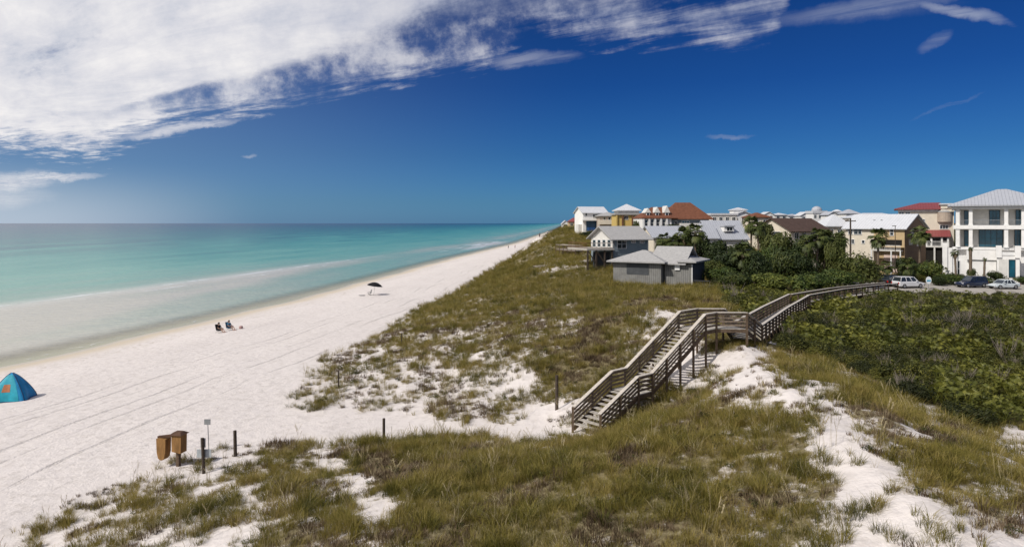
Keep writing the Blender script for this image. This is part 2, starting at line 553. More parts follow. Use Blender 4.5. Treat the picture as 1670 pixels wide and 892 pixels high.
# bare / grassy map of the dunes: (photo x, photo y, cover)
CP = np.array([
    (480, 660, .36), (510, 620, .42), (560, 600, .5), (620, 580, .55), (560, 650, .40), (620, 640, .5), (660, 540, .62), (700, 520, .7), (740, 560, .60),
    (700, 600, .56), (760, 600, .52), (800, 590, .62), (840, 620, .38), (780, 625, .42), (720, 615, .44), (700, 650, .56), (760, 665, .66), (820, 660, .64),
    (870, 675, .40), (900, 672, .45), (660, 670, .42), (600, 665, .38), (740, 490, .75), (800, 460, .85), (760, 530, .72), (820, 520, .8), (830, 560, .7), (860, 470, .9), (850, 420, .9),
    (880, 640, .85), (900, 600, .95), (950, 560, 1), (1000, 520, 1), (900, 510, .85), (960, 600, 1), (1050, 480, 1), (1075, 525, .38), (1060, 545, .72), (1090, 540, .75), (1040, 560, .8), (1170, 490, 1), (1120, 480, .95),
    (900, 545, .8), (870, 530, .7), (910, 525, .55), (930, 420, .85), (905, 432, .66), (940, 400, .9), (900, 395, .9), (950, 428, .7), (930, 460, .9), (980, 450, .95),
    (1135, 590, 0), (1120, 610, .2), (1150, 610, .6), (1100, 640, .9),
    (20, 870, .3), (60, 860, .42), (120, 840, .42), (180, 830, .42), (160, 870, .36), (240, 790, .48), (250, 850, .48), (290, 790, .55), (330, 800, .35), (340, 830, .6), (380, 780, .45), (400, 840, .42), (300, 870, .46), (360, 870, .55),
    (1180, 552, .95), (1200, 560, .85), (1165, 575, .6), (430, 750, .5), (480, 770, .75), (440, 820, .48), (540, 750, .4), (500, 740, .8), (500, 840, .75), (560, 790, .45), (610, 820, .45), (560, 850, .75), (470, 880, .8), (620, 750, .95), (660, 790, 1), (700, 730, 1),
    (700, 850, 1), (800, 760, 1), (850, 830, 1), (950, 750, 1), (960, 850, 1), (1050, 720, 1), (1100, 800, 1), (1150, 700, 1), (1150, 860, .95), (1130, 650, 1),
    (1170, 610, .55), (1190, 590, .05), (1225, 585, .12), (1250, 605, .22), (1235, 598, .42), (1210, 620, .1), (1180, 635, .5), (1240, 640, .5), (1290, 640, .3), (1320, 635, .22), (1270, 590, .75), (1320, 610, .9), (1300, 670, .35), (1240, 680, .7),
    (1340, 660, .35), (1350, 700, .12), (1370, 690, .08), (1360, 730, .1), (1400, 720, .25), (1380, 760, .12), (1420, 770, .2), (1385, 745, .4), (1430, 785, .42), (1455, 800, .4), (1400, 800, .35), (1450, 760, .15), (1440, 805, .15), (1370, 830, .5), (1350, 855, .55), (1300, 820, .85), (1310, 760, .9), (1290, 720, .85),
    (1460, 830, .15), (1400, 850, .3), (1500, 820, .45), (1540, 850, .22), (1580, 870, .2), (1560, 855, .45), (1600, 865, .5), (1620, 885, .1), (1560, 820, .5), (1480, 870, .45), (1440, 880, .4), (1380, 885, .35), (1250, 870, .8), (1230, 780, .9), (1220, 720, .85),
    (1330, 705, .62), (1300, 665, .55), (1412, 700, .55), (1335, 745, .55), (1405, 775, .45), (1350, 795, .8), (1335, 840, .75), (1440, 725, .65), (1480, 765, .75), (1300, 690, .8), (1320, 725, .8), (1260, 660, .75), (1412, 825, .5), (1482, 800, .55), (1505, 850, .4), (1360, 875, .5), (1280, 625, .35), (1310, 645, .5), (1180, 655, .75), (1210, 655, .55),
    (1400, 660, .95), (1440, 700, .85), (1500, 690, .5), (1525, 690, .35), (1470, 730, .85), (1550, 730, .9), (1520, 780, .9), (1600, 760, .85), (1600, 820, .85), (1650, 850, .8), (1640, 720, .3), (1665, 740, .35), (1620, 715, .6), (1665, 780, .7), (1450, 660, 1), (1560, 700, .8),
])
DUNE = [(470, 662), (492, 625), (500, 605), (525, 580), (580, 563), (640, 533), (680, 503), (740, 478), (790, 446), (830, 423), (870, 398), (905, 378), (935, 366),
        (1000, 330), (3000, 330), (3000, 1600), (-600, 1600), (-200, 960), (0, 868), (60, 848), (130, 812), (210, 785), (250, 762), (310, 740), (400, 728), (520, 720), (640, 716), (720, 710),
        (800, 714), (860, 716), (945, 716), (975, 700), (925, 692), (860, 690), (800, 692), (720, 692), (690, 684), (640, 672), (560, 668)]
SCRUB = [(1160, 462), (1190, 492), (1215, 508), (1206, 535), (1235, 552), (1300, 574), (1370, 597), (1420, 622), (1480, 648), (1540, 668), (1580, 700), (1610, 704), (1640, 690), (1700, 694), (2400, 900), (2400, 455), (1165, 440)]


def cover(X, Y, Z):
    px, py = proj(X, Y, Z)
    wob = 14 * np.clip(200 / np.maximum(Y, 20) / 6, 0.1, 1)
    qx = px + (fbm(X / 1.7, Y / 1.7, 31, 3) - .5) * 5 * wob
    qy = py + (fbm(X / 1.7, Y / 1.7, 47, 3) - .5) * 2.4 * wob
    ins = inpoly(qx, qy, DUNE)
    w = np.zeros(px.shape); s = np.zeros(px.shape)
    for cx_, cy_, cv in CP:
        d2 = (qx - cx_) ** 2 + ((qy - cy_) * 1.5) ** 2 + 60
        ww = 1 / d2 ** 2
        w += ww; s += ww * cv
    c = s / w
    c = np.where(Y < 10, .9, c)
    c = np.where(Y > 220, .9, c)
    c = np.where(ins, c, 0.0)
    c = np.where(px < -200, 0, c)
    return c


def scrub_mask(X, Y, Z):
    px, py = proj(X, Y, Z)
    qx = px + (fbm(X / 3, Y / 3, 61, 3) - .5) * 40
    qy = py + (fbm(X / 3, Y / 3, 67, 3) - .5) * 22
    return inpoly(qx, qy, SCRUB) & (Y > 15)


# ---------------------------------------------------------------- materials
def mat(name):
    m = bpy.data.materials.new(name)
    m.use_nodes = True
    return m, NT(m.node_tree)


def surf(name, c, rough=0.8, var=0.12, scale=3.0, spec=0.3, metal=0.0, bump=0.0, stretch=None, c2=None):
    """painted / plain surface with gentle wear so that no face is perfectly uniform"""
    m, t = mat(name)
    g = t.n('ShaderNodeNewGeometry')
    v = g.outputs['Position']
    if stretch:
        v = t.n('ShaderNodeVectorMath', {0: v, 1: stretch}, operation='MULTIPLY').outputs[0]
    n = t.noise(v, scale, 5.0, 0.6)
    dark = tuple(x * (1 - var * 2.2) for x in c) if c2 is None else c2
    lite = tuple(min(1, x * (1 + var)) for x in c)
    colr = t.ramp(n, [(0.28, dark), (0.55, c), (0.75, lite)])
    b = t.n('ShaderNodeBsdfPrincipled', {'Base Color': colr, 'Roughness': rough, 'Specular IOR Level': spec, 'Metallic': metal})
    if bump:
        t.set(b, 'Normal', t.n('ShaderNodeBump', {'Height': n, 'Strength': bump, 'Distance': 0.05}))
    t.n('ShaderNodeOutputMaterial', {'Surface': b})
    return m


def ribbed(name, c, pitch=0.4, axis='X', rough=0.45, spec=0.5, c2=None, var=0.1, depth=0.04):
    """standing-seam metal / lap siding / shingle rows in object space"""
    m, t = mat(name)
    tcn = t.n('ShaderNodeTexCoord')
    sp = t.n('ShaderNodeSeparateXYZ', {0: tcn.outputs['Object']})
    a = sp.outputs[{'X': 0, 'Y': 1, 'Z': 2}[axis]]
    f = t.m('FRACT', t.m('DIVIDE', a, pitch))
    seam = t.remap(t.m('ABSOLUTE', t.m('SUBTRACT', f, 0.5)), 0.38, 0.5)
    g = t.n('ShaderNodeNewGeometry')
    n = t.noise(g.outputs['Position'], 1.3, 5.0, 0.65)
    base = t.ramp(n, [(0.3, tuple(x * (1 - 2 * var) for x in c)), (0.6, c), (0.8, tuple(min(1, x * (1 + var)) for x in c))])
    if c2 is not None:
        base = t.mix(seam, base, c2)
    b = t.n('ShaderNodeBsdfPrincipled', {'Base Color': base, 'Roughness': rough, 'Specular IOR Level': spec})
    t.set(b, 'Normal', t.n('ShaderNodeBump', {'Height': seam, 'Strength': 0.6, 'Distance': depth}))
    t.n('ShaderNodeOutputMaterial', {'Surface': b})
    return m


def foliage(name, a, b_, c, scale=0.35, trans=0.25, rough=0.7, fine=3.0, objvar=0.0):
    m, t = mat(name)
    g = t.n('ShaderNodeNewGeometry')
    n = t.noise(g.outputs['Position'], scale, 4.0, 0.6)
    nf = t.noise(g.outputs['Position'], fine, 2.0, 0.6)
    k = t.m('ADD', t.m('MULTIPLY', n, 0.65), t.m('MULTIPLY', nf, 0.35))
    k = t.m('ADD', k, t.m('MULTIPLY', t.m('SUBTRACT', g.outputs['Random Per Island'], 0.5), 0.16))
    if objvar:
        k = t.m('ADD', k, t.m('MULTIPLY', t.m('SUBTRACT', t.n('ShaderNodeObjectInfo').outputs['Random'], 0.5), objvar))
    colr = t.ramp(k, [(0.34, a), (0.50, b_), (0.64, c)])
    d = t.n('ShaderNodeBsdfPrincipled', {'Base Color': colr, 'Roughness': rough, 'Specular IOR Level': 0.25})
    tr = t.n('ShaderNodeBsdfTranslucent', {'Color': colr})
    t.n('ShaderNodeOutputMaterial', {'Surface': t.n('ShaderNodeMixShader', {0: trans, 1: d.outputs[0], 2: tr.outputs[0]})})
    return m


def make_sand():
    m, t = mat('quartz_sand')
    g = t.n('ShaderNodeNewGeometry')
    pos = g.outputs['Position']
    sp = t.n('ShaderNodeSeparateXYZ', {0: pos})
    U = t.n('ShaderNodeAttribute', attribute_name='shore').outputs['Fac']
    cov_ = t.n('ShaderNodeAttribute', attribute_name='cover').outputs['Fac']
    scr = t.n('ShaderNodeAttribute', attribute_name='scrub').outputs['Fac']
    big = t.noise(pos, 0.11, 4.0, 0.55)
    mid = t.noise(pos, 1.6, 4.0, 0.65)
    fine = t.noise(pos, 6.5, 3.0, 0.7)
    dry = t.mix(big, (0.60, 0.545, 0.510), (0.705, 0.65, 0.615))
    dry = t.mix(t.m('MULTIPLY', t.remap(mid, 0.36, 0.52, 1.0, 0.0), 0.30), dry, (0.42, 0.375, 0.335))
    # wrack line and vehicle tracks run along the shore
    uv = t.comb(t.m('MULTIPLY', U, 1.9), t.m('MULTIPLY', sp.outputs[1], 0.028), 0.0)
    streak = t.noise(uv, 1.0, 4.0, 0.75)
    trk = t.m('MULTIPLY', t.remap(streak, 0.56, 0.66), t.m('MULTIPLY', t.remap(U, 11, 16), t.remap(U, 31, 37, 1.0, 0.0)))
    dry = t.mix(t.m('MULTIPLY', trk, 0.30), dry, (0.40, 0.365, 0.34))
    # paired ruts
    wig = t.m('MULTIPLY', t.m('SUBTRACT', t.noise(t.comb(0.0, t.m('MULTIPLY', sp.outputs[1], 0.035), 0.0), 1.0, 2.0), 0.5), 5.0)
    rut = None
    for c in (21.0, 22.7, 26.2, 27.9, 31.0):
        r_ = t.remap(t.m('ABSOLUTE', t.m('SUBTRACT', t.m('ADD', U, wig), c)), 0.10, 0.24, 1.0, 0.0)
        rut = r_ if rut is None else t.m('MAXIMUM', rut, r_)
    rut = t.m('MULTIPLY', rut, t.remap(fine, 0.38, 0.58, 0.0, 1.0))
    rut = t.m('MULTIPLY', rut, t.remap(t.noise(t.comb(U, t.m('MULTIPLY', sp.outputs[1], 0.06), 3.0), 1.0, 3.0, 0.6), 0.42, 0.58, 0.08, 1.0))
    dry = t.mix(t.m('MULTIPLY', rut, 0.34), dry, (0.37, 0.34, 0.32))
    # weed and shell debris on the high-tide line
    wr = t.m('MULTIPLY', t.remap(t.m('ABSOLUTE', t.m('SUBTRACT', t.m('ADD', U, t.m('MULTIPLY', mid, 4.0)), 8.5)), 0.6, 3.0, 1.0, 0.0), t.remap(t.noise(pos, 2.6, 5.0, 0.75), 0.50, 0.64))
    tr_ = t.m('MULTIPLY', t.remap(t.noise(pos, 0.22, 3.0, 0.6), 0.47, 0.60), t.remap(t.n('ShaderNodeTexVoronoi', {'Vector': pos, 'Scale': 1.9}, feature='F1').outputs['Distance'], 0.12, 0.34, 1.0, 0.0))
    dry = t.mix(t.m('MULTIPLY', t.m('MULTIPLY', tr_, 0.5), t.remap(U, 9, 16)), dry, (0.43, 0.385, 0.35))
    dry = t.mix(t.m('MULTIPLY', wr, 0.75), dry, (0.34, 0.29, 0.22))
    # damp band at the water's edge
    Uw = t.m('ADD', U, t.m('MULTIPLY', t.m('SUBTRACT', t.noise(pos, 0.3, 3.0), 0.5), 2.2))
    colr = t.mix(t.remap(Uw, 2.0, 6.0, 0.75, 0.0), dry, (0.50, 0.42, 0.30))
    colr = t.mix(t.remap(Uw, 0.4, 2.0, 0.75, 0.0), colr, (0.45, 0.395, 0.31))
    # thatch below the grass
    th = t.ramp(t.noise(pos, 5.0, 5.0, 0.7), [(0.35, (0.10, 0.08, 0.04)), (0.55, (0.20, 0.165, 0.09)), (0.75, (0.34, 0.29, 0.20))])
    nn = t.m('ADD', t.m('MULTIPLY', t.noise(pos, 1.25, 5.0, 0.66), 1.0), t.m('MULTIPLY', t.m('SUBTRACT', fine, 0.5), 0.35))
    thf = t.remap(t.m('ADD', t.m('MULTIPLY', t.m('SUBTRACT', cov_, 0.5), 0.72), nn), 0.56, 0.74)
    thf = t.m('MULTIPLY', thf, t.remap(cov_, 0.02, 0.2))
    colr = t.mix(thf, colr, th)
    colr = t.mix(scr, colr, (0.06, 0.05, 0.025))
    b = t.n('ShaderNodeBsdfPrincipled', {'Base Color': colr, 'Roughness': t.remap(Uw, 0.4, 2.6, 0.35, 0.95), 'Specular IOR Level': t.remap(Uw, 0.4, 2.4, 0.45, 0.1)})
    foot = t.n('ShaderNodeTexVoronoi', {'Vector': pos, 'Scale': 2.3, 'Randomness': 1.0}, feature='SMOOTH_F1').outputs['Distance']
    hgt = t.m('ADD', t.m('MULTIPLY', foot, 0.5), t.m('MULTIPLY', fine, 0.6))
    hgt = t.m('SUBTRACT', hgt, t.m('MULTIPLY', rut, 0.7))
    t.set(b, 'Normal', t.n('ShaderNodeBump', {'Height': hgt, 'Strength': t.remap(U, 3, 12, 0.1, 0.6), 'Distance': 0.15}))
    t.n('ShaderNodeOutputMaterial', {'Surface': b})
    return m


def make_water():
    m, t = mat('gulf_water')
    g = t.n('ShaderNodeNewGeometry')
    pos = g.outputs['Position']
    sp = t.n('ShaderNodeSeparateXYZ', {0: pos})
    dep = t.n('ShaderNodeAttribute', attribute_name='depth').outputs['Fac']
    S = t.n('ShaderNodeAttribute', attribute_name='offshore').outputs['Fac']
    vstr = t.n('ShaderNodeVectorMath', {0: pos, 1: (0.03, 0.012, 0.0)}, operation='MULTIPLY').outputs[0]
    pn = t.noise(vstr, 1.0, 5.0, 0.6)
    pn = t.m('ADD', t.m('MULTIPLY', pn, 0.5), t.m('MULTIPLY', t.noise(t.comb(t.m('MULTIPLY', S, 0.07), t.m('MULTIPLY', sp.outputs[1], 0.010), 0.0), 1.0, 6.0, 0.65), 0.5))
    d2 = t.m('MULTIPLY', dep, t.remap(pn, 0.33, 0.67, 0.62, 1.45, False))
    d3 = t.m('DIVIDE', t.m('LOGARITHM', t.m('MAXIMUM', d2, 0.1), 2.0), 10.0)   # log2(depth)/10
    x = t.m('ADD', d3, 0.34)
    # 0.1 m -> .008   0.5 m -> .24   1 m -> .34   2 -> .44   4 -> .54   8 -> .64   16 -> .74
    stops = [(0.02, lin(190, 183, 168)), (0.20, lin(184, 179, 164)), (0.30, lin(154, 166, 148)), (0.37, lin(124, 158, 140)), (0.44, lin(102, 158, 138)),
             (0.52, lin(64, 138, 122)), (0.59, lin(12, 94, 92)), (0.68, lin(6, 66, 80)), (0.76, lin(30, 56, 78)), (0.84, lin(58, 62, 82))]
    c = t.ramp(x, stops)
    # foam lines where the swell breaks on the bar
    wv = t.m('MULTIPLY', t.m('SUBTRACT', t.noise(t.comb(t.m('MULTIPLY', sp.outputs[1], 0.02), 0.0, 0.0), 1.0, 4.0, 0.6), 0.5), 9.0)
    wv = t.m('ADD', wv, t.m('MULTIPLY', t.m('SUBTRACT', t.noise(pos, 0.5, 4.0, 0.7), 0.5), 2.6))
    fo = t.n('ShaderNodeAttribute', attribute_name='foam').outputs['Fac']
    fo2 = t.n('ShaderNodeAttribute', attribute_name='surf').outputs['Fac']
    l1 = t.remap(t.m('ABSOLUTE', t.m('ADD', fo, wv)), 0.1, 1.1, 1.0, 0.0)
    brk = t.remap(t.noise(t.comb(t.m('MULTIPLY', sp.outputs[1], 0.045), t.m('MULTIPLY', fo, 0.06), 2.0), 1.0, 4.0, 0.7), 0.42, 0.56)
    l1b = t.remap(t.m('ABSOLUTE', t.m('ADD', t.m('ADD', fo, wv), 5.5)), 0.1, 0.8, 0.6, 0.0)
    l1b = t.m('MULTIPLY', l1b, t.remap(t.noise(t.comb(t.m('MULTIPLY', sp.outputs[1], 0.06), 0.0, 9.0), 1.0, 4.0, 0.7), 0.48, 0.58))
    l1 = t.m('MULTIPLY', t.m('MAXIMUM', t.m('MULTIPLY', l1, brk), l1b), t.remap(sp.outputs[1], 250, 300, 1.0, 0.0))
    l2 = t.m('MULTIPLY', t.remap(t.noise(t.comb(t.m('MULTIPLY', S, 0.20), t.m('MULTIPLY', sp.outputs[1], 0.022), 5.0), 1.0, 5.0, 0.7), 0.48, 0.58), fo2)
    halo = t.m('MULTIPLY', t.remap(t.m('ABSOLUTE', t.m('ADD', fo, wv)), 0.0, 8.0, 0.2, 0.0), t.remap(sp.outputs[1], 210, 280, 1.0, 0.0))
    # thin lace of foam on the swash
    lace = t.m('MULTIPLY', t.remap(t.m('ABSOLUTE', t.m('SUBTRACT', t.m('ADD', S, t.m('MULTIPLY', t.m('SUBTRACT', t.noise(pos, 0.35, 3.0), 0.5), 3.0)), 1.3)), 0.05, 0.45, 0.55, 0.0), t.remap(t.noise(pos, 0.9, 3.0), 0.45, 0.6))
    foam = t.m('MAXIMUM', t.m('MAXIMUM', t.m('MULTIPLY', l1, 0.85), halo), t.m('MAXIMUM', t.m('MULTIPLY', l2, 0.8), lace))
    c = t.mix(foam, c, (0.80, 0.80, 0.78))
    b = t.n('ShaderNodeBsdfPrincipled', {'Base Color': c, 'Roughness': 0.20, 'IOR': 1.33, 'Specular IOR Level': 0.19})
    vb = t.n('ShaderNodeVectorMath', {0: pos, 1: (1.0, 0.45, 1.0)}, operation='MULTIPLY').outputs[0]
    h = t.m('ADD', t.noise(vb, 1.1, 4.0, 0.6), t.m('MULTIPLY', t.noise(vb, 0.16, 4.0, 0.6), 2.2))
    t.set(b, 'Normal', t.n('ShaderNodeBump', {'Height': h, 'Strength': 0.5, 'Distance': 0.28}))
    tr = t.n('ShaderNodeBsdfTransparent', {'Color': (0.92, 0.96, 0.92)})
    fac = t.m('MAXIMUM', t.remap(t.m('ADD', S, t.m('MULTIPLY', t.m('SUBTRACT', t.noise(pos, 0.4, 2.0), 0.5), 2.0)), -0.2, 9.0, 0.12, 1.0), foam)
    t.n('ShaderNodeOutputMaterial', {'Surface': t.n('ShaderNodeMixShader', {0: fac, 1: tr.outputs[0], 2: b.outputs[0]})})
    return m


M = {}
M['sand'] = make_sand()
M['water'] = make_water()
M['grass'] = foliage('beach_grass', (0.060, 0.062, 0.011), (0.185, 0.154, 0.027), (0.30, 0.23, 0.070), 0.30, 0.28, fine=1.6, objvar=0.16)
M['oats'] = foliage('sea_oat_straw', (0.30, 0.24, 0.13), (0.40, 0.33, 0.19), (0.48, 0.41, 0.26), 0.5, 0.2)
M['rose'] = foliage('dry_brown_weed', (0.05, 0.03, 0.018), (0.12, 0.082, 0.045), (0.22, 0.16, 0.10), 0.6, 0.2, objvar=0.2)
M['scrub'] = foliage('scrub_leaf', (0.018, 0.022, 0.005), (0.042, 0.048, 0.010), (0.125, 0.118, 0.020), 0.22, 0.2, 0.6, 1.1, objvar=0.14)
M['palmetto'] = foliage('palmetto_leaf', (0.060, 0.070, 0.013), (0.105, 0.112, 0.019), (0.21, 0.20, 0.036), 0.3, 0.25, 0.5, 1.3, objvar=0.16)
M['bush'] = foliage('bush_leaf', (0.016, 0.027, 0.007), (0.038, 0.054, 0.013), (0.085, 0.095, 0.022), 0.5, 0.22, 0.6, 1.6, objvar=0.24)
M['bush_bright'] = foliage('bright_bush_leaf', (0.025, 0.042, 0.010), (0.055, 0.082, 0.017), (0.14, 0.155, 0.03), 0.5, 0.25, 0.6, 1.6, objvar=0.2)
M['palm'] = foliage('palm_leaf', (0.035, 0.050, 0.014), (0.070, 0.090, 0.025), (0.14, 0.15, 0.045), 0.8, 0.22, 0.5)
M['deadpalm'] = foliage('dead_palm_leaf', (0.08, 0.055, 0.03), (0.16, 0.12, 0.07), (0.25, 0.20, 0.12), 0.8, 0.1)
M['bark'] = surf('bark', (0.17, 0.13, 0.095), 0.95, 0.2, 6.0, 0.1, bump=0.4)
M['twig'] = surf('bare_twig', (0.20, 0.17, 0.14), 0.95, 0.2, 6.0, 0.1)

# ---------------------------------------------------------------- the land
u_ax = np.concatenate([[-34000, -15000, -6000, -2500, -1000, -400, -200], np.arange(-120, -20, 6.), np.arange(-20, 14, 0.7), np.arange(14, 30, 0.5), np.arange(30, 92, 0.36),
                       np.arange(92, 140, 1.0), np.arange(140, 260, 3.0), [270, 285, 310, 350, 420, 550, 800, 1300, 2500, 6000, 15000, 34000]])
y_ax = np.concatenate([[-400, -200, -120, -60, -30, -10, 0], np.arange(5, 12, 0.6), np.arange(12, 66, 0.36), np.arange(66, 110, 0.7), np.arange(110, 180, 1.4), np.arange(180, 420, 4.0),
                       np.arange(420, 900, 12.), [960, 1100, 1300, 1600, 2100, 3000, 5000, 9000, 16000, 30000, 39000]])
UU, YY = np.meshgrid(u_ax, y_ax)
XX = UU + xs0(YY)
ZZ = terrain(XX, YY)
CV = cover(XX, YY, ZZ)
SM = scrub_mask(XX, YY, ZZ).astype(float) * np.clip((200 - YY) / 60, 0, 1)
SM = np.maximum(SM, np.clip((UU - 95) / 12, 0, 1) * np.clip((YY - 20) / 20, 0, 1))
SM = np.maximum(SM, np.clip((XX - 55) / 12, 0, 1) * np.clip((YY - 108) / 6, 0, 1))
nu, ny = len(u_ax), len(y_ax)
idx = (np.arange(ny)[:, None] * nu + np.arange(nu)[None, :])
quads = np.stack([idx[:-1, :-1], idx[:-1, 1:], idx[1:, 1:], idx[1:, :-1]], -1).reshape(-1, 4)
me = np_mesh('ground', np.stack([XX, YY, ZZ], -1).reshape(-1, 3), quads=quads, mat=M['sand'], smooth=True)
fattr(me, 'shore', (XX - xs(YY)))
fattr(me, 'cover', CV)
fattr(me, 'scrub', SM)
land = bpy.data.objects.new('ground', me)
col.objects.link(land)
tag(land, 'white quartz sand of the beach and dunes', 'ground', kind='structure')

# ---------------------------------------------------------------- the gulf
s_ax = np.concatenate([[-4, -2, -1, 0], np.arange(1, 30, 1.0), np.arange(30, 90, 2.0), np.arange(90, 200, 6.), [220, 250, 300, 360, 450, 600, 800, 1100, 1600, 2400, 4000, 8000, 16000, 33000]])
yw = np.concatenate([[-400, -200, -100, -40, 0, 20], np.arange(30, 300, 3.0), np.arange(300, 900, 8.0), [950, 1050, 1200, 1400, 1700, 2100, 3000, 5000, 9000, 16000, 30000, 39000]])
SS, YW = np.meshgrid(s_ax, yw)
XW = xs0(YW) - SS


def depthfn(s, y):
    tr_w = np.clip((y - 62) / 110, 0, 1)                    # the trough deepens up the beach
    trough = 0.30 + 0.85 * tr_w
    b0 = 13 + 10 * np.clip((y - 60) / 140, 0, 1) ; b1 = 46 - 9 * np.clip((y - 110) / 150, 0, 1)
    bar = 0.36 + 0.62 * np.clip((y - 190) / 75, 0, 1)
    ss = lambda x: np.clip(x, 0, 1) ** 2 * (3 - 2 * np.clip(x, 0, 1))
    wob = (fbm(s / 16, y / 30, 131, 3) - .5) * 9
    d = np.interp(s, [-5, 0, 3, 50], [0.05, 0.08, 0.25, 0.3])
    tr_on = ss(s / 7) * (1 - ss((s + wob - b0 + 3) / 12))
    d = d + (trough - 0.30) * tr_on
    d = d + (bar - 0.30) * ss((s - b0) / 10)
    off = np.interp(s + wob * .3 - b1, [-3, 4, 20, 60, 120, 220, 420, 800, 1500, 4000], [0, .5, 1.1, 1.8, 2.6, 3.6, 5.2, 8, 11, 20])
    d = d + off
    # far up the coast a bright bar lies right against the beach
    near = np.exp(-((y - 440) / 60.) ** 2) * np.exp(-((s - 14) / 8.) ** 2)
    d = d * (1 - 0.75 * near)
    return d


DW = depthfn(SS, YW)
FO = SS - (46 - 9 * np.clip((YW - 110) / 150, 0, 1)) + 1.0
SF = np.exp(-((YW - 430) / 95.) ** 4) * np.clip(1 - np.abs(SS - 18) / 14, 0, 1) * 1.0
nu, ny = len(s_ax), len(yw)
idx = (np.arange(ny)[:, None] * nu + np.arange(nu)[None, :])
quads = np.stack([idx[:-1, :-1], idx[1:, :-1], idx[1:, 1:], idx[:-1, 1:]], -1).reshape(-1, 4)
me = np_mesh('sea', np.stack([XW, YW, np.full(XW.shape, 0.0)], -1).reshape(-1, 3), quads=quads, mat=M['water'], smooth=True)
fattr(me, 'offshore', SS); fattr(me, 'depth', DW); fattr(me, 'foam', FO); fattr(me, 'surf', SF)
sea = bpy.data.objects.new('sea', me)
col.objects.link(sea)
tag(sea, 'clear turquoise gulf water', 'sea', kind='structure')


# ---------------------------------------------------------------- scattered plants (uncountable ground cover)
def proto_mesh(name, verts, quads, tris, m):
    return np_mesh(name, np.array(verts), np.array(quads) if len(quads) else None, np.array(tris) if len(tris) else None, m)


def tuft(name, n, h, spread, lean, w, m, seed):
    r = random.Random(seed)
    V, Q, Tt = [], [], []
    for _ in range(n):
        a = r.uniform(0, 6.283); rad = spread * math.sqrt(r.random())
        x, y = rad * math.cos(a), rad * math.sin(a)
        da = a + r.uniform(-1.1, 1.1)
        L = h * r.uniform(0.55, 1.15); le = lean * r.uniform(0.3, 1.3)
        dxx, dyy = math.cos(da), math.sin(da)
        sx, sy = -dyy, dxx
        tw = r.uniform(-.6, .6)
        sx, sy = sx + tw * dxx, sy + tw * dyy
        ww = w * r.uniform(.6, 1.3)
        b = len(V)
        for k, (f, wd) in enumerate(((0, 1), (.5, .85), (1, 0))):
            q = le * L * f ** 1.8
            zz = L * (f - 0.25 * le * f * f)
            if wd:
                V.append((x + dxx * q - sx * ww * wd, y + dyy * q - sy * ww * wd, zz - .05))
                V.append((x + dxx * q + sx * ww * wd, y + dyy * q + sy * ww * wd, zz - .05))
            else:
                V.append((x + dxx * q, y + dyy * q, zz - .05))
        Q.append((b, b + 1, b + 3, b + 2)); Tt.append((b + 2, b + 3, b + 4))
    return proto_mesh(name, V, Q, Tt, m)


def oat(name, m, seed):
    r = random.Random(seed)
    V, Q, Tt = [], [], []
    for _ in range(4):
        a = r.uniform(0, 6.28); x0, y0 = .15 * r.uniform(-1, 1), .15 * r.uniform(-1, 1)
        h = r.uniform(.75, 1.1); dx_, dy_ = math.cos(a), math.sin(a)
        P = [(x0 + dx_ * h * .22 * f ** 3, y0 + dy_ * h * .22 * f ** 3, h * f - .02 * (f > .9)) for f in (0, .5, .8, 1)]
        for wx, wy in ((1, 0), (0, 1)):
            for i in range(3):
                w = .004
                b = len(V)
                V += [(P[i][0] - wx * w, P[i][1] - wy * w, P[i][2]), (P[i][0] + wx * w, P[i][1] + wy * w, P[i][2]), (P[i + 1][0] + wx * w, P[i + 1][1] + wy * w, P[i + 1][2]), (P[i + 1][0] - wx * w, P[i + 1][1] - wy * w, P[i + 1][2])]
                Q.append((b, b + 1, b + 2, b + 3))
        for k in range(12):
            f = .72 + .28 * k / 11
            c = (x0 + dx_ * h * .22 * f ** 3 + r.uniform(-.016, .016), y0 + dy_ * h * .22 * f ** 3 + r.uniform(-.016, .016), h * f)
            b = len(V)
            s = .011
            V += [(c[0] - s, c[1], c[2]), (c[0] + s, c[1] + s * .5, c[2] + .01), (c[0] + dx_ * .03, c[1] + dy_ * .03, c[2] - .045)]
            Tt.append((b, b + 1, b + 2))
    return proto_mesh(name, V, Q, Tt, m)


def leaf_cloud(pts, nrm, size, r, aspect=.55, droop=.25):
    """leaf cards round given points, facing roughly along nrm"""
    V, Q = [], []
    for p, n in zip(pts, nrm):
        n = (n + Vector((r.gauss(0, .45), r.gauss(0, .45), r.gauss(0, .45) + .25)))
        n.normalize()
        t_ = n.orthogonal()
        t_.rotate(Matrix.Rotation(r.uniform(0, 6.283), 3, n))
        b_ = n.cross(t_)
        L = size * r.uniform(.6, 1.35); W = L * aspect
        b = len(V)
        tip = p + t_ * L - n * (L * droop)
        V += [tuple(p - t_ * L * .3), tuple(p + b_ * W * .5), tuple(tip), tuple(p - b_ * W * .5)]
        Q.append((b, b + 1, b + 2, b + 3))
    return V, Q


def shrub_clump(name, n, rad, hh, leaf, m, seed):
    r = random.Random(seed)
    lobes = [(Vector((r.uniform(-.5, .5) * rad, r.uniform(-.5, .5) * rad, r.uniform(.15, .55) * hh)), r.uniform(.35, .6) * rad) for _ in range(6)]
    P, N = [], []
    while len(P) < n:
        c, q = r.choice(lobes)
        d = Vector((r.gauss(0, 1), r.gauss(0, 1), abs(r.gauss(0, 1)) * .9 - .1)).normalized()
        k = r.uniform(.55, 1.08) ** .6
        p = c + Vector((d.x * q * k, d.y * q * k, d.z * q * k * hh / rad * 1.1))
        if p.z > -.1:
            P.append(p); N.append(d)
    V, Q = leaf_cloud(P, N, leaf, r)
    return proto_mesh(name, V, Q, [], m)


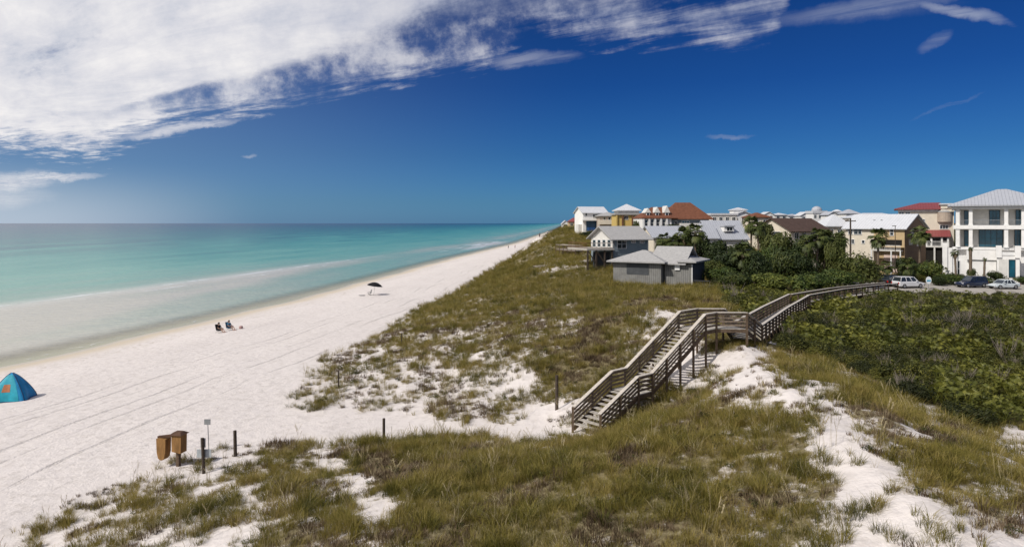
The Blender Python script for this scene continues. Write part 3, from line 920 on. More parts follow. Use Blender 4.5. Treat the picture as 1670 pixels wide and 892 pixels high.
def fan_leaf(V, Tt, base, direc, size, r, n=11, spread=2.1, droop=.2):
    direc = direc.normalized()
    side = direc.cross(Vector((0, 0, 1)))
    if side.length < .05: side = Vector((1, 0, 0))
    side.normalize()
    up = side.cross(direc)
    for k in range(n):
        a = (k / (n - 1) - .5) * spread
        d = (direc * math.cos(a) + side * math.sin(a))
        L = size * (1 - .22 * abs(a)) * r.uniform(.85, 1.1)
        w = size * (.085 if n == 13 and spread > 2.2 else .045)
        s2 = (side * math.cos(a) - direc * math.sin(a)) * w
        mid = base + d * L * .55 + up * L * .05
        tip = base + d * L - up * L * .05 - Vector((0, 0, droop * L * r.uniform(.5, 1.4)))
        b = len(V)
        V += [tuple(base), tuple(mid - s2), tuple(mid + s2), tuple(tip)]
        Tt += [(b, b + 1, b + 2), (b + 1, b + 3, b + 2)]


def palmetto_clump(name, m, seed, nf=9):
    r = random.Random(seed)
    V, Tt = [], []
    for _ in range(nf):
        a = r.uniform(0, 6.283); e = r.uniform(.35, 1.35)
        d = Vector((math.cos(a) * math.cos(e), math.sin(a) * math.cos(e), math.sin(e)))
        base = Vector((r.uniform(-.3, .3), r.uniform(-.3, .3), .1)) + d * r.uniform(.45, .85)
        d2 = (d + Vector((0, 0, -.25))).normalized()
        fan_leaf(V, Tt, base, d2, r.uniform(.22, .34), r, n=13)
        side = d.cross(Vector((0, 0, 1))).normalized() * .012
        b = len(V)
        V += [tuple(-side), tuple(side), tuple(base + side), tuple(base - side)]
        Tt += [(b, b + 1, b + 2), (b, b + 2, b + 3)]
    return proto_mesh(name, V, [], Tt, m)


def scatter(name, pts, yaw, scl, tilt, which, protos, label, cat):
    """ONE object: points on a mesh, a plant instanced on each by geometry nodes"""
    c = bpy.data.collections.new(name + '_kinds')
    for i, me_ in enumerate(protos):
        o = bpy.data.objects.new(me_.name, me_)
        c.objects.link(o)
    me_ = bpy.data.meshes.new(name)
    n = len(pts)
    me_.vertices.add(n)
    me_.vertices.foreach_set('co', np.ascontiguousarray(pts, dtype=np.float32).ravel())
    a = me_.attributes.new('turn', 'FLOAT_VECTOR', 'POINT')
    a.data.foreach_set('vector', np.stack([tilt[:, 0], tilt[:, 1], yaw], -1).astype(np.float32).ravel())
    a = me_.attributes.new('size', 'FLOAT', 'POINT')
    a.data.foreach_set('value', scl.astype(np.float32))
    a = me_.attributes.new('which', 'INT', 'POINT')
    a.data.foreach_set('value', which.astype(np.int32))
    o = bpy.data.objects.new(name, me_)
    col.objects.link(o)
    ng = bpy.data.node_groups.new(name, 'GeometryNodeTree')
    ng.interface.new_socket('Geometry', in_out='INPUT', socket_type='NodeSocketGeometry')
    ng.interface.new_socket('Geometry', in_out='OUTPUT', socket_type='NodeSocketGeometry')
    N = ng.nodes; Lk = ng.links.new
    gi = N.new('NodeGroupInput'); go = N.new('NodeGroupOutput')
    ci = N.new('GeometryNodeCollectionInfo'); ci.inputs[0].default_value = c
    ci.inputs['Separate Children'].default_value = True
    ci.inputs['Reset Children'].default_value = True
    ip = N.new('GeometryNodeInstanceOnPoints')
    ip.inputs['Pick Instance'].default_value = True

    def na(nm, ty):
        q = N.new('GeometryNodeInputNamedAttribute'); q.data_type = ty; q.inputs[0].default_value = nm
        return q.outputs[0]
    Lk(gi.outputs[0], ip.inputs['Points'])
    Lk(ci.outputs[0], ip.inputs['Instance'])
    Lk(na('which', 'INT'), ip.inputs['Instance Index'])
    Lk(na('turn', 'FLOAT_VECTOR'), ip.inputs['Rotation'])
    Lk(na('size', 'FLOAT'), ip.inputs['Scale'])
    Lk(ip.outputs[0], go.inputs[0])
    md = o.modifiers.new('scatter', 'NODES'); md.node_group = ng
    return tag(o, label, cat, kind='stuff')


def candidates(x0, x1, y0, y1, dens, wide=.80):
    n = int((x1 - x0) * (y1 - y0) * dens)
    X = rng.uniform(x0, x1, n); Y = rng.uniform(y0, y1, n)
    k = (np.abs(X) < wide * Y + 4)
    return X[k], Y[k]


GX, GY, GZ, GS, GC = [], [], [], [], []
for (y0, y1, x0, x1, dens, sc) in ((10, 24, -20, 20, 34, .85), (24, 36, -27, 24, 28, .95), (36, 52, -20, 24, 17, 1.1), (52, 75, -18, 30, 10, 1.3), (75, 110, -15, 45, 5.5, 1.6),
                                  (110, 170, -14, 60, 2.6, 2.0), (170, 300, -8, 60, .9, 2.8), (300, 700, 10, 90, .18, 4.5)):
    X, Y = candidates(x0, x1, y0, y1, dens)
    Z = terrain(X, Y)
    c = cover(X, Y, Z)
    s = scrub_mask(X, Y, Z)
    nz = fbm(X / .8, Y / .8, 71, 3)
    nz2 = fbm(X / 2.6, Y / 2.6, 77, 3)
    nz3 = fbm(X / .35, Y / .35, 73, 2)
    f = (c - .5) * .95 + .065 + (nz * .45 + nz2 * .30 + nz3 * .25 - .5) * 1.65 + .5
    edge_r = rng.random(len(X)) * .06
    keep = (f > .50 + edge_r) & (c > .04) & ~s
    keep |= (c > .05) & ~s & (rng.random(len(X)) < .02)
    for (qx, qy) in ((291, 765), (335, 775), (384, 750)):
        gx_, gy_, _ = ground(qx, qy)
        keep &= ~(np.hypot(X - gx_, Y - gy_ + .4) < .9 + .5 * rng.random(len(X)))
    GX.append(X[keep]); GY.append(Y[keep]); GZ.append(Z[keep])
    hv = fbm(X[keep] / 1.3, Y[keep] / 1.3, 83, 3)
    GS.append(sc * (0.45 + .55 * rng.random(keep.sum()) ** 1.5) * (.8 + .4 * np.clip(f[keep] - .5, 0, .6)) * (.45 + 1.15 * hv))
    GC.append(c[keep])
GX, GY, GZ, GS, GC = map(np.concatenate, (GX, GY, GZ, GS, GC))
tufts = [tuft('grass_tuft', 26, (.62, .74, .56, .68)[s], .20, (.55, .9, 1.1, .7)[s], .0080, M['grass'], s) for s in range(4)] + [
    shrub_clump('herb_clump', 150, .34, .30, .05, M['scrub'], 21), tuft('straw_tuft', 16, .75, .16, .8, .0065, M['oats'], 31), tuft('weed_tuft', 26, .40, .24, .6, .011, M['rose'], 9)]
n = len(GX)
wn = fbm(GX / 2.2, GY / 2.2, 91, 3)
which = rng.integers(0, 4, n)
# collection children are picked in name order: grass_tuft, .001, .002, .003, weed_tuft
which = np.where((wn + rng.normal(0, .05, n) > .585) & (GY < 75), 6, which)
q_ = rng.random(n)
which = np.where((q_ < .030) & (fbm(GX / 1.6, GY / 1.6, 95, 2) > .5), 4, which)
which = np.where((q_ > .93) & (GY < 110), 5, which)
print('grass tufts', n)
scatter('dune_grass', np.stack([GX, GY, GZ], -1), rng.uniform(0, 6.283, n), GS, rng.normal(0, .16, (n, 2)), which, tufts,
        'olive and straw coloured beach grass covering the dunes', 'beach grass')
X, Y = candidates(-26, 22, 13, 62, 0.42)
Z = terrain(X, Y); c = cover(X, Y, Z); s = scrub_mask(X, Y, Z)
k = (c > .12) & ~s & (fbm(X / 3, Y / 3, 101, 3) > .47) & ((X < 2) | (rng.random(len(X)) < .35))
X, Y, Z = X[k], Y[k], Z[k]
n = len(X)
scatter('sea_oats', np.stack([X, Y, Z], -1), rng.uniform(0, 6.283, n), rng.uniform(.75, 1.15, n), rng.normal(0, .1, (n, 2)), rng.integers(0, 2, n),
        [oat('sea_oat', M['oats'], 5), oat('sea_oat', M['oats'], 6)], 'tall pale sea oat stalks rising from the dune grass', 'sea oats')

# evergreen scrub on the flat behind the dune ridge
PX, PY, PZ, PS = [], [], [], []
for (y0, y1, x0, x1, dens, sc) in ((18, 45, 12, 60, 3.2, .80), (45, 75, 12, 95, 1.9, 1.0), (75, 112, 14, 150, 1.15, 1.3), (112, 175, 20, 220, .32, 2.0)):
    X, Y = candidates(x0, x1, y0, y1, dens, 1.35)
    Z = terrain(X, Y)
    s = scrub_mask(X, Y, Z)
    px_, py_ = proj(X, Y, Z)
    lot = (Y > 94) & (X > 50) & (X < 100) & (Y < 112)
    PSc = np.where((Y > 74) & (X > 27), .56, 1.0)
    wz = np.hypot(*(np.stack([X, Y]) - 0)) * 0
    # keep the boardwalk's deck clear
    d1 = np.abs((X - 16.0) * (68 - 45.6) - (Y - 45.6) * (29 - 16.0)) / math.hypot(22.4, 13.0)
    on1 = (d1 < 1.7) & (Y > 43) & (Y < 70)
    for (ax, ay, bx, by) in ((30.15, 69.75, 40, 82), (40, 82, 50, 92.5), (50, 92.5, 56, 97.3)):
        dd = np.abs((X - ax) * (by - ay) - (Y - ay) * (bx - ax)) / math.hypot(bx - ax, by - ay)
        on1 |= (dd < 1.6) & (Y > ay - .5) & (Y < by + .5)
    keep = s & ~lot & ~on1
    PX.append(X[keep]); PY.append(Y[keep]); PZ.append(Z[keep]); PS.append(sc * rng.uniform(.65, 1.25, keep.sum()) * PSc[keep])
PX, PY, PZ, PS = map(np.concatenate, (PX, PY, PZ, PS))
pn = fbm(PX / 4.5, PY / 4.5, 111, 3) + rng.normal(0, .04, len(PX))
PS = PS * (.50 + .95 * fbm(PX / 4, PY / 4, 121, 3)) * np.where(rng.random(len(PX)) < .06, 1.45, 1.0)
# patches of bright saw palmetto, strongest at the near right corner
px_, py_ = proj(PX, PY, PZ)
bright = pn + .14 * np.exp(-(((px_ - 1620) / 130) ** 2 + ((py_ - 650) / 45) ** 2)) + .06 * (py_ < 540)
isp = bright > .572
ii = ~isp
n = ii.sum()
# leafless grey twigs poke out of the canopy here and there
tw = []
for s_ in (1, 2):
    r_ = random.Random(50 + s_)
    mb = MB()
    for k_ in range(16):
        a_ = r_.uniform(0, 6.28); l_ = r_.uniform(.9, 1.5)
        e_ = Vector((math.cos(a_) * l_ * .45, math.sin(a_) * l_ * .45, l_))
        m_ = e_ * .6 + Vector((r_.uniform(-.1, .1), r_.uniform(-.1, .1), 0))
        mb.tube([(0, 0, 0), m_, e_], [.016, .011, .004], 4, cap=False)
        mb.tube([m_, m_ + Vector((r_.uniform(-.3, .3), r_.uniform(-.3, .3), .35))], [.008, .003], 4, cap=False)
    q_ = bpy.data.meshes.new('twig_clump'); q_.from_pydata(mb.v, [], mb.f); q_.materials.append(M['twig']); tw.append(q_)
scatter('evergreen_scrub', np.stack([PX, PY, PZ], -1)[ii], rng.uniform(0, 6.283, n), PS[ii], rng.normal(0, .1, (n, 2)), np.where(rng.random(n) < .10, rng.integers(3, 5, n), rng.integers(0, 3, n)),
        [shrub_clump('scrub_clump', 900, .95, 1.0, .074, M['scrub'], s) for s in (1, 2, 3)] + tw, 'low dark evergreen scrub filling the flat behind the dunes', 'scrub')
n = isp.sum()
scatter('saw_palmetto', np.stack([PX, PY, PZ], -1)[isp], rng.uniform(0, 6.283, n), PS[isp] * 1.1, rng.normal(0, .1, (n, 2)), rng.integers(0, 2, n),
        [palmetto_clump('palmetto_clump', M['palmetto'], s, 16) for s in (1, 2)], 'yellow green saw palmetto fans among the dark scrub', 'saw palmetto')
print('scrub', len(PX))

# a low coastal wood closes the view inland, beyond the last houses
X, Y = candidates(95, 700, 125, 900, .012, 1.6)
k = (X > 60 + .16 * Y)
X, Y = X[k], Y[k]
Z = terrain(X, Y) - .4
n = len(X)
M['wood'] = foliage('far_wood_leaf', (0.014, 0.024, 0.007), (0.030, 0.044, 0.012), (0.07, 0.08, 0.02), 0.08, 0.15, objvar=.2)
scatter('coastal_wood', np.stack([X, Y, Z], -1), rng.uniform(0, 6.283, n), rng.uniform(3.5, 5.6, n), rng.normal(0, .05, (n, 2)), rng.integers(0, 2, n),
        [shrub_clump('wood_crown', 700, 1.15, 1.1, .12, M['wood'], s) for s in (41, 42)], 'dark low coastal woodland far inland behind the houses', 'woodland')


# ---------------------------------------------------------------- wooden dune walkover
M['cap'] = surf('weathered_grey_wood', (0.50, 0.45, 0.39), 0.8, 0.16, 7.0, 0.2, bump=0.3, stretch=(1, 1, 3))
M['tread'] = surf('weathered_tread_wood', (0.42, 0.385, 0.34), 0.85, 0.2, 5.0, 0.2, bump=0.3)
M['post'] = surf('brown_pressure_treated_wood', (0.13, 0.092, 0.062), 0.9, 0.22, 6.0, 0.15, bump=0.3)
M['rail'] = surf('brown_rail_wood', (0.20, 0.155, 0.115), 0.9, 0.22, 6.0, 0.15, bump=0.3)
M['darkpost'] = surf('dark_creosote_wood', (0.075, 0.058, 0.045), 0.9, 0.2, 8.0, 0.15, bump=0.3)


def offset_poly(P, w):
    """plan polyline offset by w to the left, mitred"""
    out = []
    n = len(P)
    for i in range(n):
        def nrm(a, b):
            d = Vector((b[0] - a[0], b[1] - a[1])).normalized()
            return Vector((-d.y, d.x))
        if i == 0: m_ = nrm(P[0], P[1])
        elif i == n - 1: m_ = nrm(P[-2], P[-1])
        else:
            a, b = nrm(P[i - 1], P[i]), nrm(P[i], P[i + 1])
            m_ = (a + b).normalized()
            m_ = m_ / max(.6, m_.dot(a))
        out.append(Vector((P[i][0] + m_.x * w, P[i][1] + m_.y * w, P[i][2])))
    return out


def walkover(name, label, P, stairs, w, post_gap=1.7, capw=.24, cat='boardwalk', rails=4, origin=None, postm=None, decks=None):
    org = Vector(P[0]) if origin is None else Vector(origin)
    root = thing(name, label, cat, org)
    loc = lambda p: Vector(p) - org
    L = offset_poly(P, w / 2)
    Rr = offset_poly(P, -w / 2)
    nsub = 0
    for si in range(len(P) - 1):
        a, b = Vector(P[si]), Vector(P[si + 1])
        la, lb, ra, rb = L[si], L[si + 1], Rr[si], Rr[si + 1]
        if stairs[si]:
            nst = max(2, round(abs(b.z - a.z) / .175))
            for k in range(nst):
                f = (k + .5) / nst
                z = a.z + (b.z - a.z) * f
                dv = (b - a); dv.z = 0; dl = dv.length; dv.normalize()
                pl, pr = la.lerp(lb, f), ra.lerp(rb, f)
                pl.z = pr.z = z
                m_ = MB().bar(loc(pl.lerp(pr, .03)), loc(pr.lerp(pl, .03)), dl / nst * .80, .045)
                m_.build('tread', M['tread'], root)
            for q0, q1 in ((la, lb), (ra, rb)):
                MB().bar(loc(q0) + Vector((0, 0, -.16)), loc(q1) + Vector((0, 0, -.16)), .06, .26).build('stringer', M['post'], root)
        else:
            # deck: planks across, kept as the pattern of one part
            dl = (b - a).length
            n = max(2, int(dl / .16))
            mb = MB()
            for k in range(n):
                f0, f1 = k / n + .05 / n, (k + 1) / n - .05 / n
                q = [la.lerp(lb, f0), la.lerp(lb, f1), ra.lerp(rb, f1), ra.lerp(rb, f0)]
                q = [loc(p) for p in q]
                vs_ = [(p.x, p.y, p.z) for p in q] + [(p.x, p.y, p.z - .04) for p in q]
                mb.add(vs_, [(0, 1, 2, 3), (7, 6, 5, 4), (0, 4, 5, 1), (1, 5, 6, 2), (2, 6, 7, 3), (3, 7, 4, 0)])
            mb.build('deck', M['tread'], root)
            for q0, q1 in ((la, lb), (ra, rb)):
                MB().bar(loc(q0) + Vector((0, 0, -.16)), loc(q1) + Vector((0, 0, -.16)), .05, .2).build('joist', M['post'], root)
        for side, (q0, q1) in enumerate(((la, lb), (ra, rb))):
            q0, q1 = Vector(q0), Vector(q1)
            if decks and decks[si] == 'open' and side == 1: continue
            MB().bar(loc(q0) + Vector((0, 0, 1.06)), loc(q1) + Vector((0, 0, 1.06)), capw, .045).build('handrail', M['cap'], root)
            for k in range(rails):
                h = .22 + k * (.70 / max(1, rails - 1)) if rails > 1 else .55
                dd = (q1 - q0).normalized() * .002
                MB().bar(loc(q0) + dd + Vector((0, 0, h)), loc(q1) - dd + Vector((0, 0, h)), .035, .125).build('rail', M['rail'], root)
            ln = (q1 - q0).length
            npst = max(1, round(ln / post_gap))
            rng_ = range(0, npst + (1 if si == len(P) - 2 else 0))
            for k in rng_:
                p = q0.lerp(q1, k / npst)
                g = gz(p.x, p.y) - .5
                out = (Vector((q1.y - q0.y, q0.x - q1.x, 0)).normalized()) * (.075 if side else -.075)
                p2 = p + out
                MB().box(-.06 + (p2.x - org.x), .06 + (p2.x - org.x), -.06 + (p2.y - org.y), .06 + (p2.y - org.y), min(g, p.z - .3) - org.z, p.z + 1.03 - org.z).build('post', postm or M['post'], root)
    return root


B0 = Vector((4.1, 36.7, 2.62))
dS = Vector((.75, .66, 0)).normalized()
pt = lambda t, z: tuple(B0 + dS * t + Vector((0, 0, z - B0.z)))
main_walk = [pt(0, 2.62), pt(3.3, 4.15), pt(4.6, 4.15), pt(10.2, 7.1), pt(11.9, 7.1), (14.9, 44.5, 7.1), (16.2, 45.9, 6.0), (22.5, 57.0, 5.75), (30.0, 69.5, 5.5)]
walkover('dune_walkover', 'long weathered wooden stairs and boardwalk climbing from the beach over the dune', main_walk,
         [True, False, True, False, False, True, False, False], 1.9)
walkover('boardwalk', 'low grey boardwalk running through dark scrub towards the parked cars', [(30.15, 69.75, 5.45), (40, 82, 4.9), (50, 92.5, 4.4), (55, 96.5, 4.3)],
         [False, False, False], 1.6, post_gap=2.6, rails=2)

# ---------------------------------------------------------------- houses
HM = {
    'white': surf('white_stucco', (0.78, 0.76, 0.73), 0.75, 0.05, 1.2, 0.25),
    'offwhite': surf('off_white_siding', (0.62, 0.60, 0.56), 0.8, 0.06, 1.5, 0.2),
    'cream': ribbed('cream_lap_siding', (0.66, 0.59, 0.48), 0.22, 'Z', 0.75, 0.2, (0.54, 0.48, 0.39), 0.06, 0.02),
    'tan': ribbed('tan_lap_siding', (0.50, 0.37, 0.21), 0.22, 'Z', 0.75, 0.2, (0.36, 0.26, 0.15), 0.06, 0.02),
    'yellow': ribbed('yellow_lap_siding', (0.58, 0.42, 0.14), 0.24, 'Z', 0.75, 0.2, (0.42, 0.30, 0.10), 0.06, 0.02),
    'blue': ribbed('slate_blue_siding', (0.225, 0.275, 0.30), 0.22, 'Z', 0.75, 0.2, (0.13, 0.16, 0.18), 0.08, 0.02),
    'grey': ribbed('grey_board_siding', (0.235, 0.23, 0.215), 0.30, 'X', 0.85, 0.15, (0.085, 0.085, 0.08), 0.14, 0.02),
    'greydark': surf('dark_grey_and_shade', (0.075, 0.08, 0.085), 0.85, 0.12, 1.5, 0.2),  # dark grey parts, also shade put into colour on recesses, gable and end wall
    'trim': surf('white_trim', (0.72, 0.71, 0.69), 0.6, 0.04, 2.0, 0.3),
    'r_white': ribbed('white_metal_roof', (0.58, 0.585, 0.60), 0.5, 'X', 0.5, 0.4, (0.46, 0.47, 0.49), 0.05, 0.05),
    'r_pale': ribbed('pale_grey_metal_roof', (0.40, 0.41, 0.44), 0.5, 'X', 0.5, 0.4, (0.30, 0.31, 0.335), 0.06, 0.05),
    'r_grey': surf('grey_shingle_roof', (0.36, 0.35, 0.34), 0.9, 0.10, 3.5, 0.15, bump=0.4),
    'r_brown': surf('red_brown_shingle_roof', (0.165, 0.068, 0.040), 0.9, 0.14, 1.6, 0.15, bump=0.4),
    'r_dark': surf('dark_brown_shingle_roof', (0.085, 0.055, 0.045), 0.9, 0.14, 1.6, 0.15, bump=0.4),
    'r_red': ribbed('red_metal_roof', (0.235, 0.058, 0.056), 0.5, 'X', 0.5, 0.4, (0.2, 0.035, 0.03), 0.08, 0.05),
    'dark': surf('painted_opening_shade', (0.022, 0.020, 0.018), 0.9, 0.1, 2.0, 0.1),  # near-black colour standing in for shade in openings
    'rustwood': surf('rusty_wood', (0.17, 0.085, 0.05), 0.9, 0.2, 2.0, 0.1),
    'metal': surf('grey_metal', (0.32, 0.33, 0.34), 0.4, 0.1, 4.0, 0.5, 0.6),
}


def glass(name, c, rough=0.06):
    m, t = mat(name)
    g = t.n('ShaderNodeNewGeometry')
    n = t.noise(g.outputs['Position'], 0.6, 2.0)
    b = t.n('ShaderNodeBsdfPrincipled', {'Base Color': t.ramp(n, [(.35, tuple(x * .5 for x in c)), (.65, c)]), 'Roughness': rough, 'Specular IOR Level': 0.8})
    t.n('ShaderNodeOutputMaterial', {'Surface': b})
    return m


HM['glass'] = glass('window_glass', (0.035, 0.045, 0.055))
HM['teal'] = glass('teal_tinted_glass', (0.015, 0.095, 0.145))
HM['darkframe'] = surf('dark_bronze_frame', (0.03, 0.045, 0.05), .4, .1, 3, .4)
HM['bluecloth'] = surf('blue_fabric', (0.02, 0.07, 0.20), 0.8, 0.1, 3.0)


class House:
    def __init__(self, name, label, pxa, pya, Y0, deg=0.0, cat='house', group=None):
        self.x0 = (pxa - 835) / FPX * Y0
        self.y0 = Y0
        self.z0 = CAM_Z - (pya - HOR) / FPX * Y0
        self.c, self.s = math.cos(R(deg)), math.sin(R(deg))
        self.root = thing(name, label, cat, (self.x0, Y0, self.z0), R(deg), group)

    def X(self, px, yl=0.0):
        k = (px - 835) / FPX
        bx, by = self.x0 - self.s * yl, self.y0 + self.c * yl
        return (k * by - bx) / (self.c - k * self.s)

    def Z(self, py, xl=0.0, yl=0.0):
        Y = self.y0 + self.s * xl + self.c * yl
        return CAM_Z - (py - HOR) / FPX * Y - self.z0

    def low(self, x0, x1, y0, y1):
        zs = []
        for xl in (x0, x1):
            for yl in (y0, y1):
                zs.append(gz(self.x0 + self.c * xl - self.s * yl, self.y0 + self.s * xl + self.c * yl))
        return min(zs) - 1.8 - self.z0

    def box(self, name, x0, x1, y0, y1, z0, z1, m, parent=None):
        if z0 is None: z0 = min(self.low(x0, x1, y0, y1), -.3)
        return MB().box(x0, x1, y0, y1, z0, z1).build(name, HM.get(m, m) if isinstance(m, str) else m, parent or self.root)

    def gable(self, x0, x1, y0, y1, zE, zR, axis, m, wallm, over=.5, th=.16, parent=None):
        """ridge along axis; gable triangles filled with the wall"""
        if axis == 'x': c = (y0 + y1) / 2; h = (y1 - y0) / 2
        else: c = (x0 + x1) / 2; h = (x1 - x0) / 2
        sl = (zR - zE) / h
        o = over
        poly = [(c - h - o, zE - sl * o), (c, zR), (c + h + o, zE - sl * o), (c + h + o, zE - sl * o + th), (c, zR + th * 1.15), (c - h - o, zE - sl * o + th)]
        a0, a1 = (x0 - o, x1 + o) if axis == 'x' else (y0 - o, y1 + o)
        r = MB().prism(poly, axis, a0, a1).build('roof', HM[m], parent or self.root)
        e = .03
        poly = [(c - h + e, zE - .01), (c + h - e, zE - .01), (c, zR - e * sl - .01)]
        a0, a1 = (x0, x1) if axis == 'x' else (y0, y1)
        MB().prism(poly, axis, a0 + .003, a1 - .003).build('gable_wall', HM[wallm], parent or self.root)
        return r

    def hip(self, x0, x1, y0, y1, zE, zR, m, rx=None, ry=None, over=.5, th=.2, parent=None, name='roof'):
        x0, x1, y0, y1 = x0 - over, x1 + over, y0 - over, y1 + over
        w, d = x1 - x0, y1 - y0
        if rx is None:
            if w >= d: rx = (x0 + d / 2, x1 - d / 2)
            else: rx = ((x0 + x1) / 2,) * 2
        if ry is None:
            if w >= d: ry = ((y0 + y1) / 2,) * 2
            else: ry = (y0 + w / 2, y1 - w / 2)
        V = [(x0, y0, zE), (x1, y0, zE), (x1, y1, zE), (x0, y1, zE), (x0, y0, zE + th), (x1, y0, zE + th), (x1, y1, zE + th), (x0, y1, zE + th)]
        mb = MB()
        if rx[0] != rx[1] or ry[0] == ry[1]:
            if rx[0] == rx[1]:
                V += [(rx[0], ry[0], zR)]
                F = [(4, 5, 8), (5, 6, 8), (6, 7, 8), (7, 4, 8)]
            else:
                V += [(rx[0], ry[0], zR), (rx[1], ry[0], zR)]
                F = [(4, 5, 9, 8), (5, 6, 9), (6, 7, 8, 9), (7, 4, 8)]
        else:
            V += [(rx[0], ry[0], zR), (rx[0], ry[1], zR)]
            F = [(4, 5, 8), (5, 6, 9, 8), (6, 7, 9), (7, 4, 8, 9)]
        F += [(3, 2, 1, 0), (0, 1, 5, 4), (1, 2, 6, 5), (2, 3, 7, 6), (3, 0, 4, 7)]
        mb.add(V, F)
        return mb.build(name, HM[m], parent or self.root)

    def win(self, face, pl, u0, u1, z0, z1, pane='glass', nx=1, nz=1, fm='trim', fw=.09, name='window'):
        """face F: plane y=pl facing -y; L: plane x=pl facing -x; R: plane x=pl facing +x"""
        def B(mb, a0, a1, p0, p1, b0, b1):
            if face == 'F': mb.box(a0, a1, pl - p1, pl - p0, b0, b1)
            elif face == 'L': mb.box(pl - p1, pl - p0, a0, a1, b0, b1)
            else: mb.box(pl + p0, pl + p1, a0, a1, b0, b1)
        fr = MB()
        B(fr, u0 - fw, u1 + fw, 0, .085, z1, z1 + fw); B(fr, u0 - fw, u1 + fw, 0, .11, z0 - fw, z0)
        B(fr, u0 - fw, u0, 0, .08, z0 + .001, z1 - .001); B(fr, u1, u1 + fw, 0, .08, z0 + .001, z1 - .001)
        for i in range(1, nx):
            c = u0 + (u1 - u0) * i / nx
            B(fr, c - .03, c + .03, 0, .06, z0 + .001, z1 - .001)
        for i in range(1, nz):
            c = z0 + (z1 - z0) * i / nz
            B(fr, u0 + .001, u1 - .001, 0, .055, c - .025, c + .025)
        f = fr.build(name, HM[fm], self.root)
        pn = MB(); B(pn, u0, u1, .0, .022, z0, z1)
        pn.build('pane', HM[pane], f)
        return f

    def railing(self, pts, z, h=.95, m='trim', gap=.14, parent=None):
        mb = MB()
        for a, b in zip(pts[:-1], pts[1:]):
            A, B_ = Vector((*a, z + h)), Vector((*b, z + h))
            mb.bar(A, B_, .07, .07); mb.bar(A - Vector((0, 0, h - .12)), B_ - Vector((0, 0, h - .12)), .05, .05)
            n = max(1, int((B_ - A).length / gap))
            for k in range(n + 1):
                p = A.lerp(B_, k / n)
                mb.box(p.x - .015, p.x + .015, p.y - .015, p.y + .015, z + .1, z + h - .04)
        return mb.build('railing', HM[m], parent or self.root)


# --- mansion at the right edge
H = House('mansion', 'white three storey mansion with stacked columned balconies and a pale hip roof', 1556, 458, 118, -33)
X, Z = H.X, H.Z
xr = 14.5
z_e = Z(337); z2 = Z(368.5); z1 = Z(402)
H.box('ground_floor', -.2, xr, 1.2, 13, None, z1 - .5, 'white')
H.box('rear_wall', 1.0, xr, 2.4, 13, z1 - .5, z_e, 'offwhite')
H.box('side_wall', 0.35, 1.0, 1.8, 13, z1 - .5, z_e, 'white')
H.box('balcony_slab', -.15, xr, -.25, 2.6, z2 - .55, z2 + .12, 'white')
H.box('balcony_slab', -.15, xr, 0.1, 2.6, z1 - .5, z1 - .1, 'white')
H.box('cornice', -.25, xr + .2, -.35, 13.2, z_e - .5, z_e, 'white')
for px in (1562, 1583, 1641, 1669):
    x = X(px)
    for za, zb in ((z2 + .12, z_e - .5), (z1 - .1, z2 - .55)):
        H.box('column', x - .27, x + .27, -.1, .44, za, zb, 'white')
        H.box('column_base', x - .34, x + .34, -.17, .51, za + .003, za + .2, 'trim')
for a, b in ((1564, 1582), (1586, 1639), (1643, 1668)):
    H.railing([(X(a) + .2, .0), (X(b) - .1, .0)], z2 + .12, .9, 'metal', .16)
H.box('garden_wall', X(1576), X(1628), -1.2, -.95, z1 - 2.2, z1 - .55, 'white')
H.hip(-.6, xr + .6, -.7, 13.6, z_e, Z(309, 7, 7), 'r_pale', over=.35, th=.25)
H.win('F', 2.4, X(1573, 2.4), X(1580, 2.4), z2 + .15, z_e - .8, 'teal', 1, 2, 'darkframe')
H.win('F', 2.4, X(1614, 2.4), X(1630, 2.4), z2 + .15, z_e - .75, 'teal', 3, 2, 'darkframe')
H.win('F', 2.4, X(1657, 2.4), X(1668, 2.4), z2 + .15, z_e - .75, 'teal', 2, 2, 'darkframe')
H.win('F', 2.4, X(1573, 2.4), X(1579, 2.4), z1 + .1, z2 - .9, 'teal', 1, 2, 'darkframe')
H.win('F', 2.4, X(1597, 2.4), X(1635, 2.4), z1 + .0, z2 - .75, 'teal', 4, 2, 'darkframe')
H.win('F', 2.4, X(1655, 2.4), X(1664, 2.4), z1 + .0, z2 - .75, 'teal', 2, 2, 'darkframe')
# projecting entrance block and side tower
xa, xb = X(1626, -2.2), X(1663, -2.2)
H.box('entrance_block', xa, xb, -2.2, 1.2, None, Z(414), 'white')
H.box('entrance_parapet', xa - .1, xb + .1, -2.3, -1.9, Z(414), Z(409), 'trim')
for x in (xa + .25, xb - .25):
    H.box('pillar', x - .4, x + .4, -2.45, -1.7, Z(414) - .4, Z(399), 'white')
H.railing([(xa + .7, -2.1), (xb - .7, -2.1)], Z(411), .9, 'metal', .16)
H.win('F', -2.2, X(1646, -2.2), X(1655, -2.2), Z(447), Z(421), 'teal', 1, 2, 'darkframe', name='door')
H.box('porch_shade_panel', X(1629, -2.2), X(1643, -2.2), -2.26, -2.2, Z(452), Z(420), 'offwhite')  # slightly darker sheet paints porch shade onto the white block
H.box('terrace', X(1580, -.9), xa - .05, -.9, 1.2, None, Z(416), 'white')
for k, px in enumerate((1541, 1549, 1557)):
    x = X(px, -1.5 + k * .3)
    H.box('pillar', x - .38, x + .38, -1.7 + k * .3, -1.0 + k * .3, None, Z(396 + (8 if k else 0)), 'white')
H.box('garage_wall', X(1545, -.6), X(1580, -.6), -.6, 1.2, None, Z(416), 'white')
for a, b in ((1553, 1556.5), (1562, 1565)):
    H.win('F', -.6, X(a, -.6), X(b, -.6), Z(450), Z(425), 'glass', 1, 2)
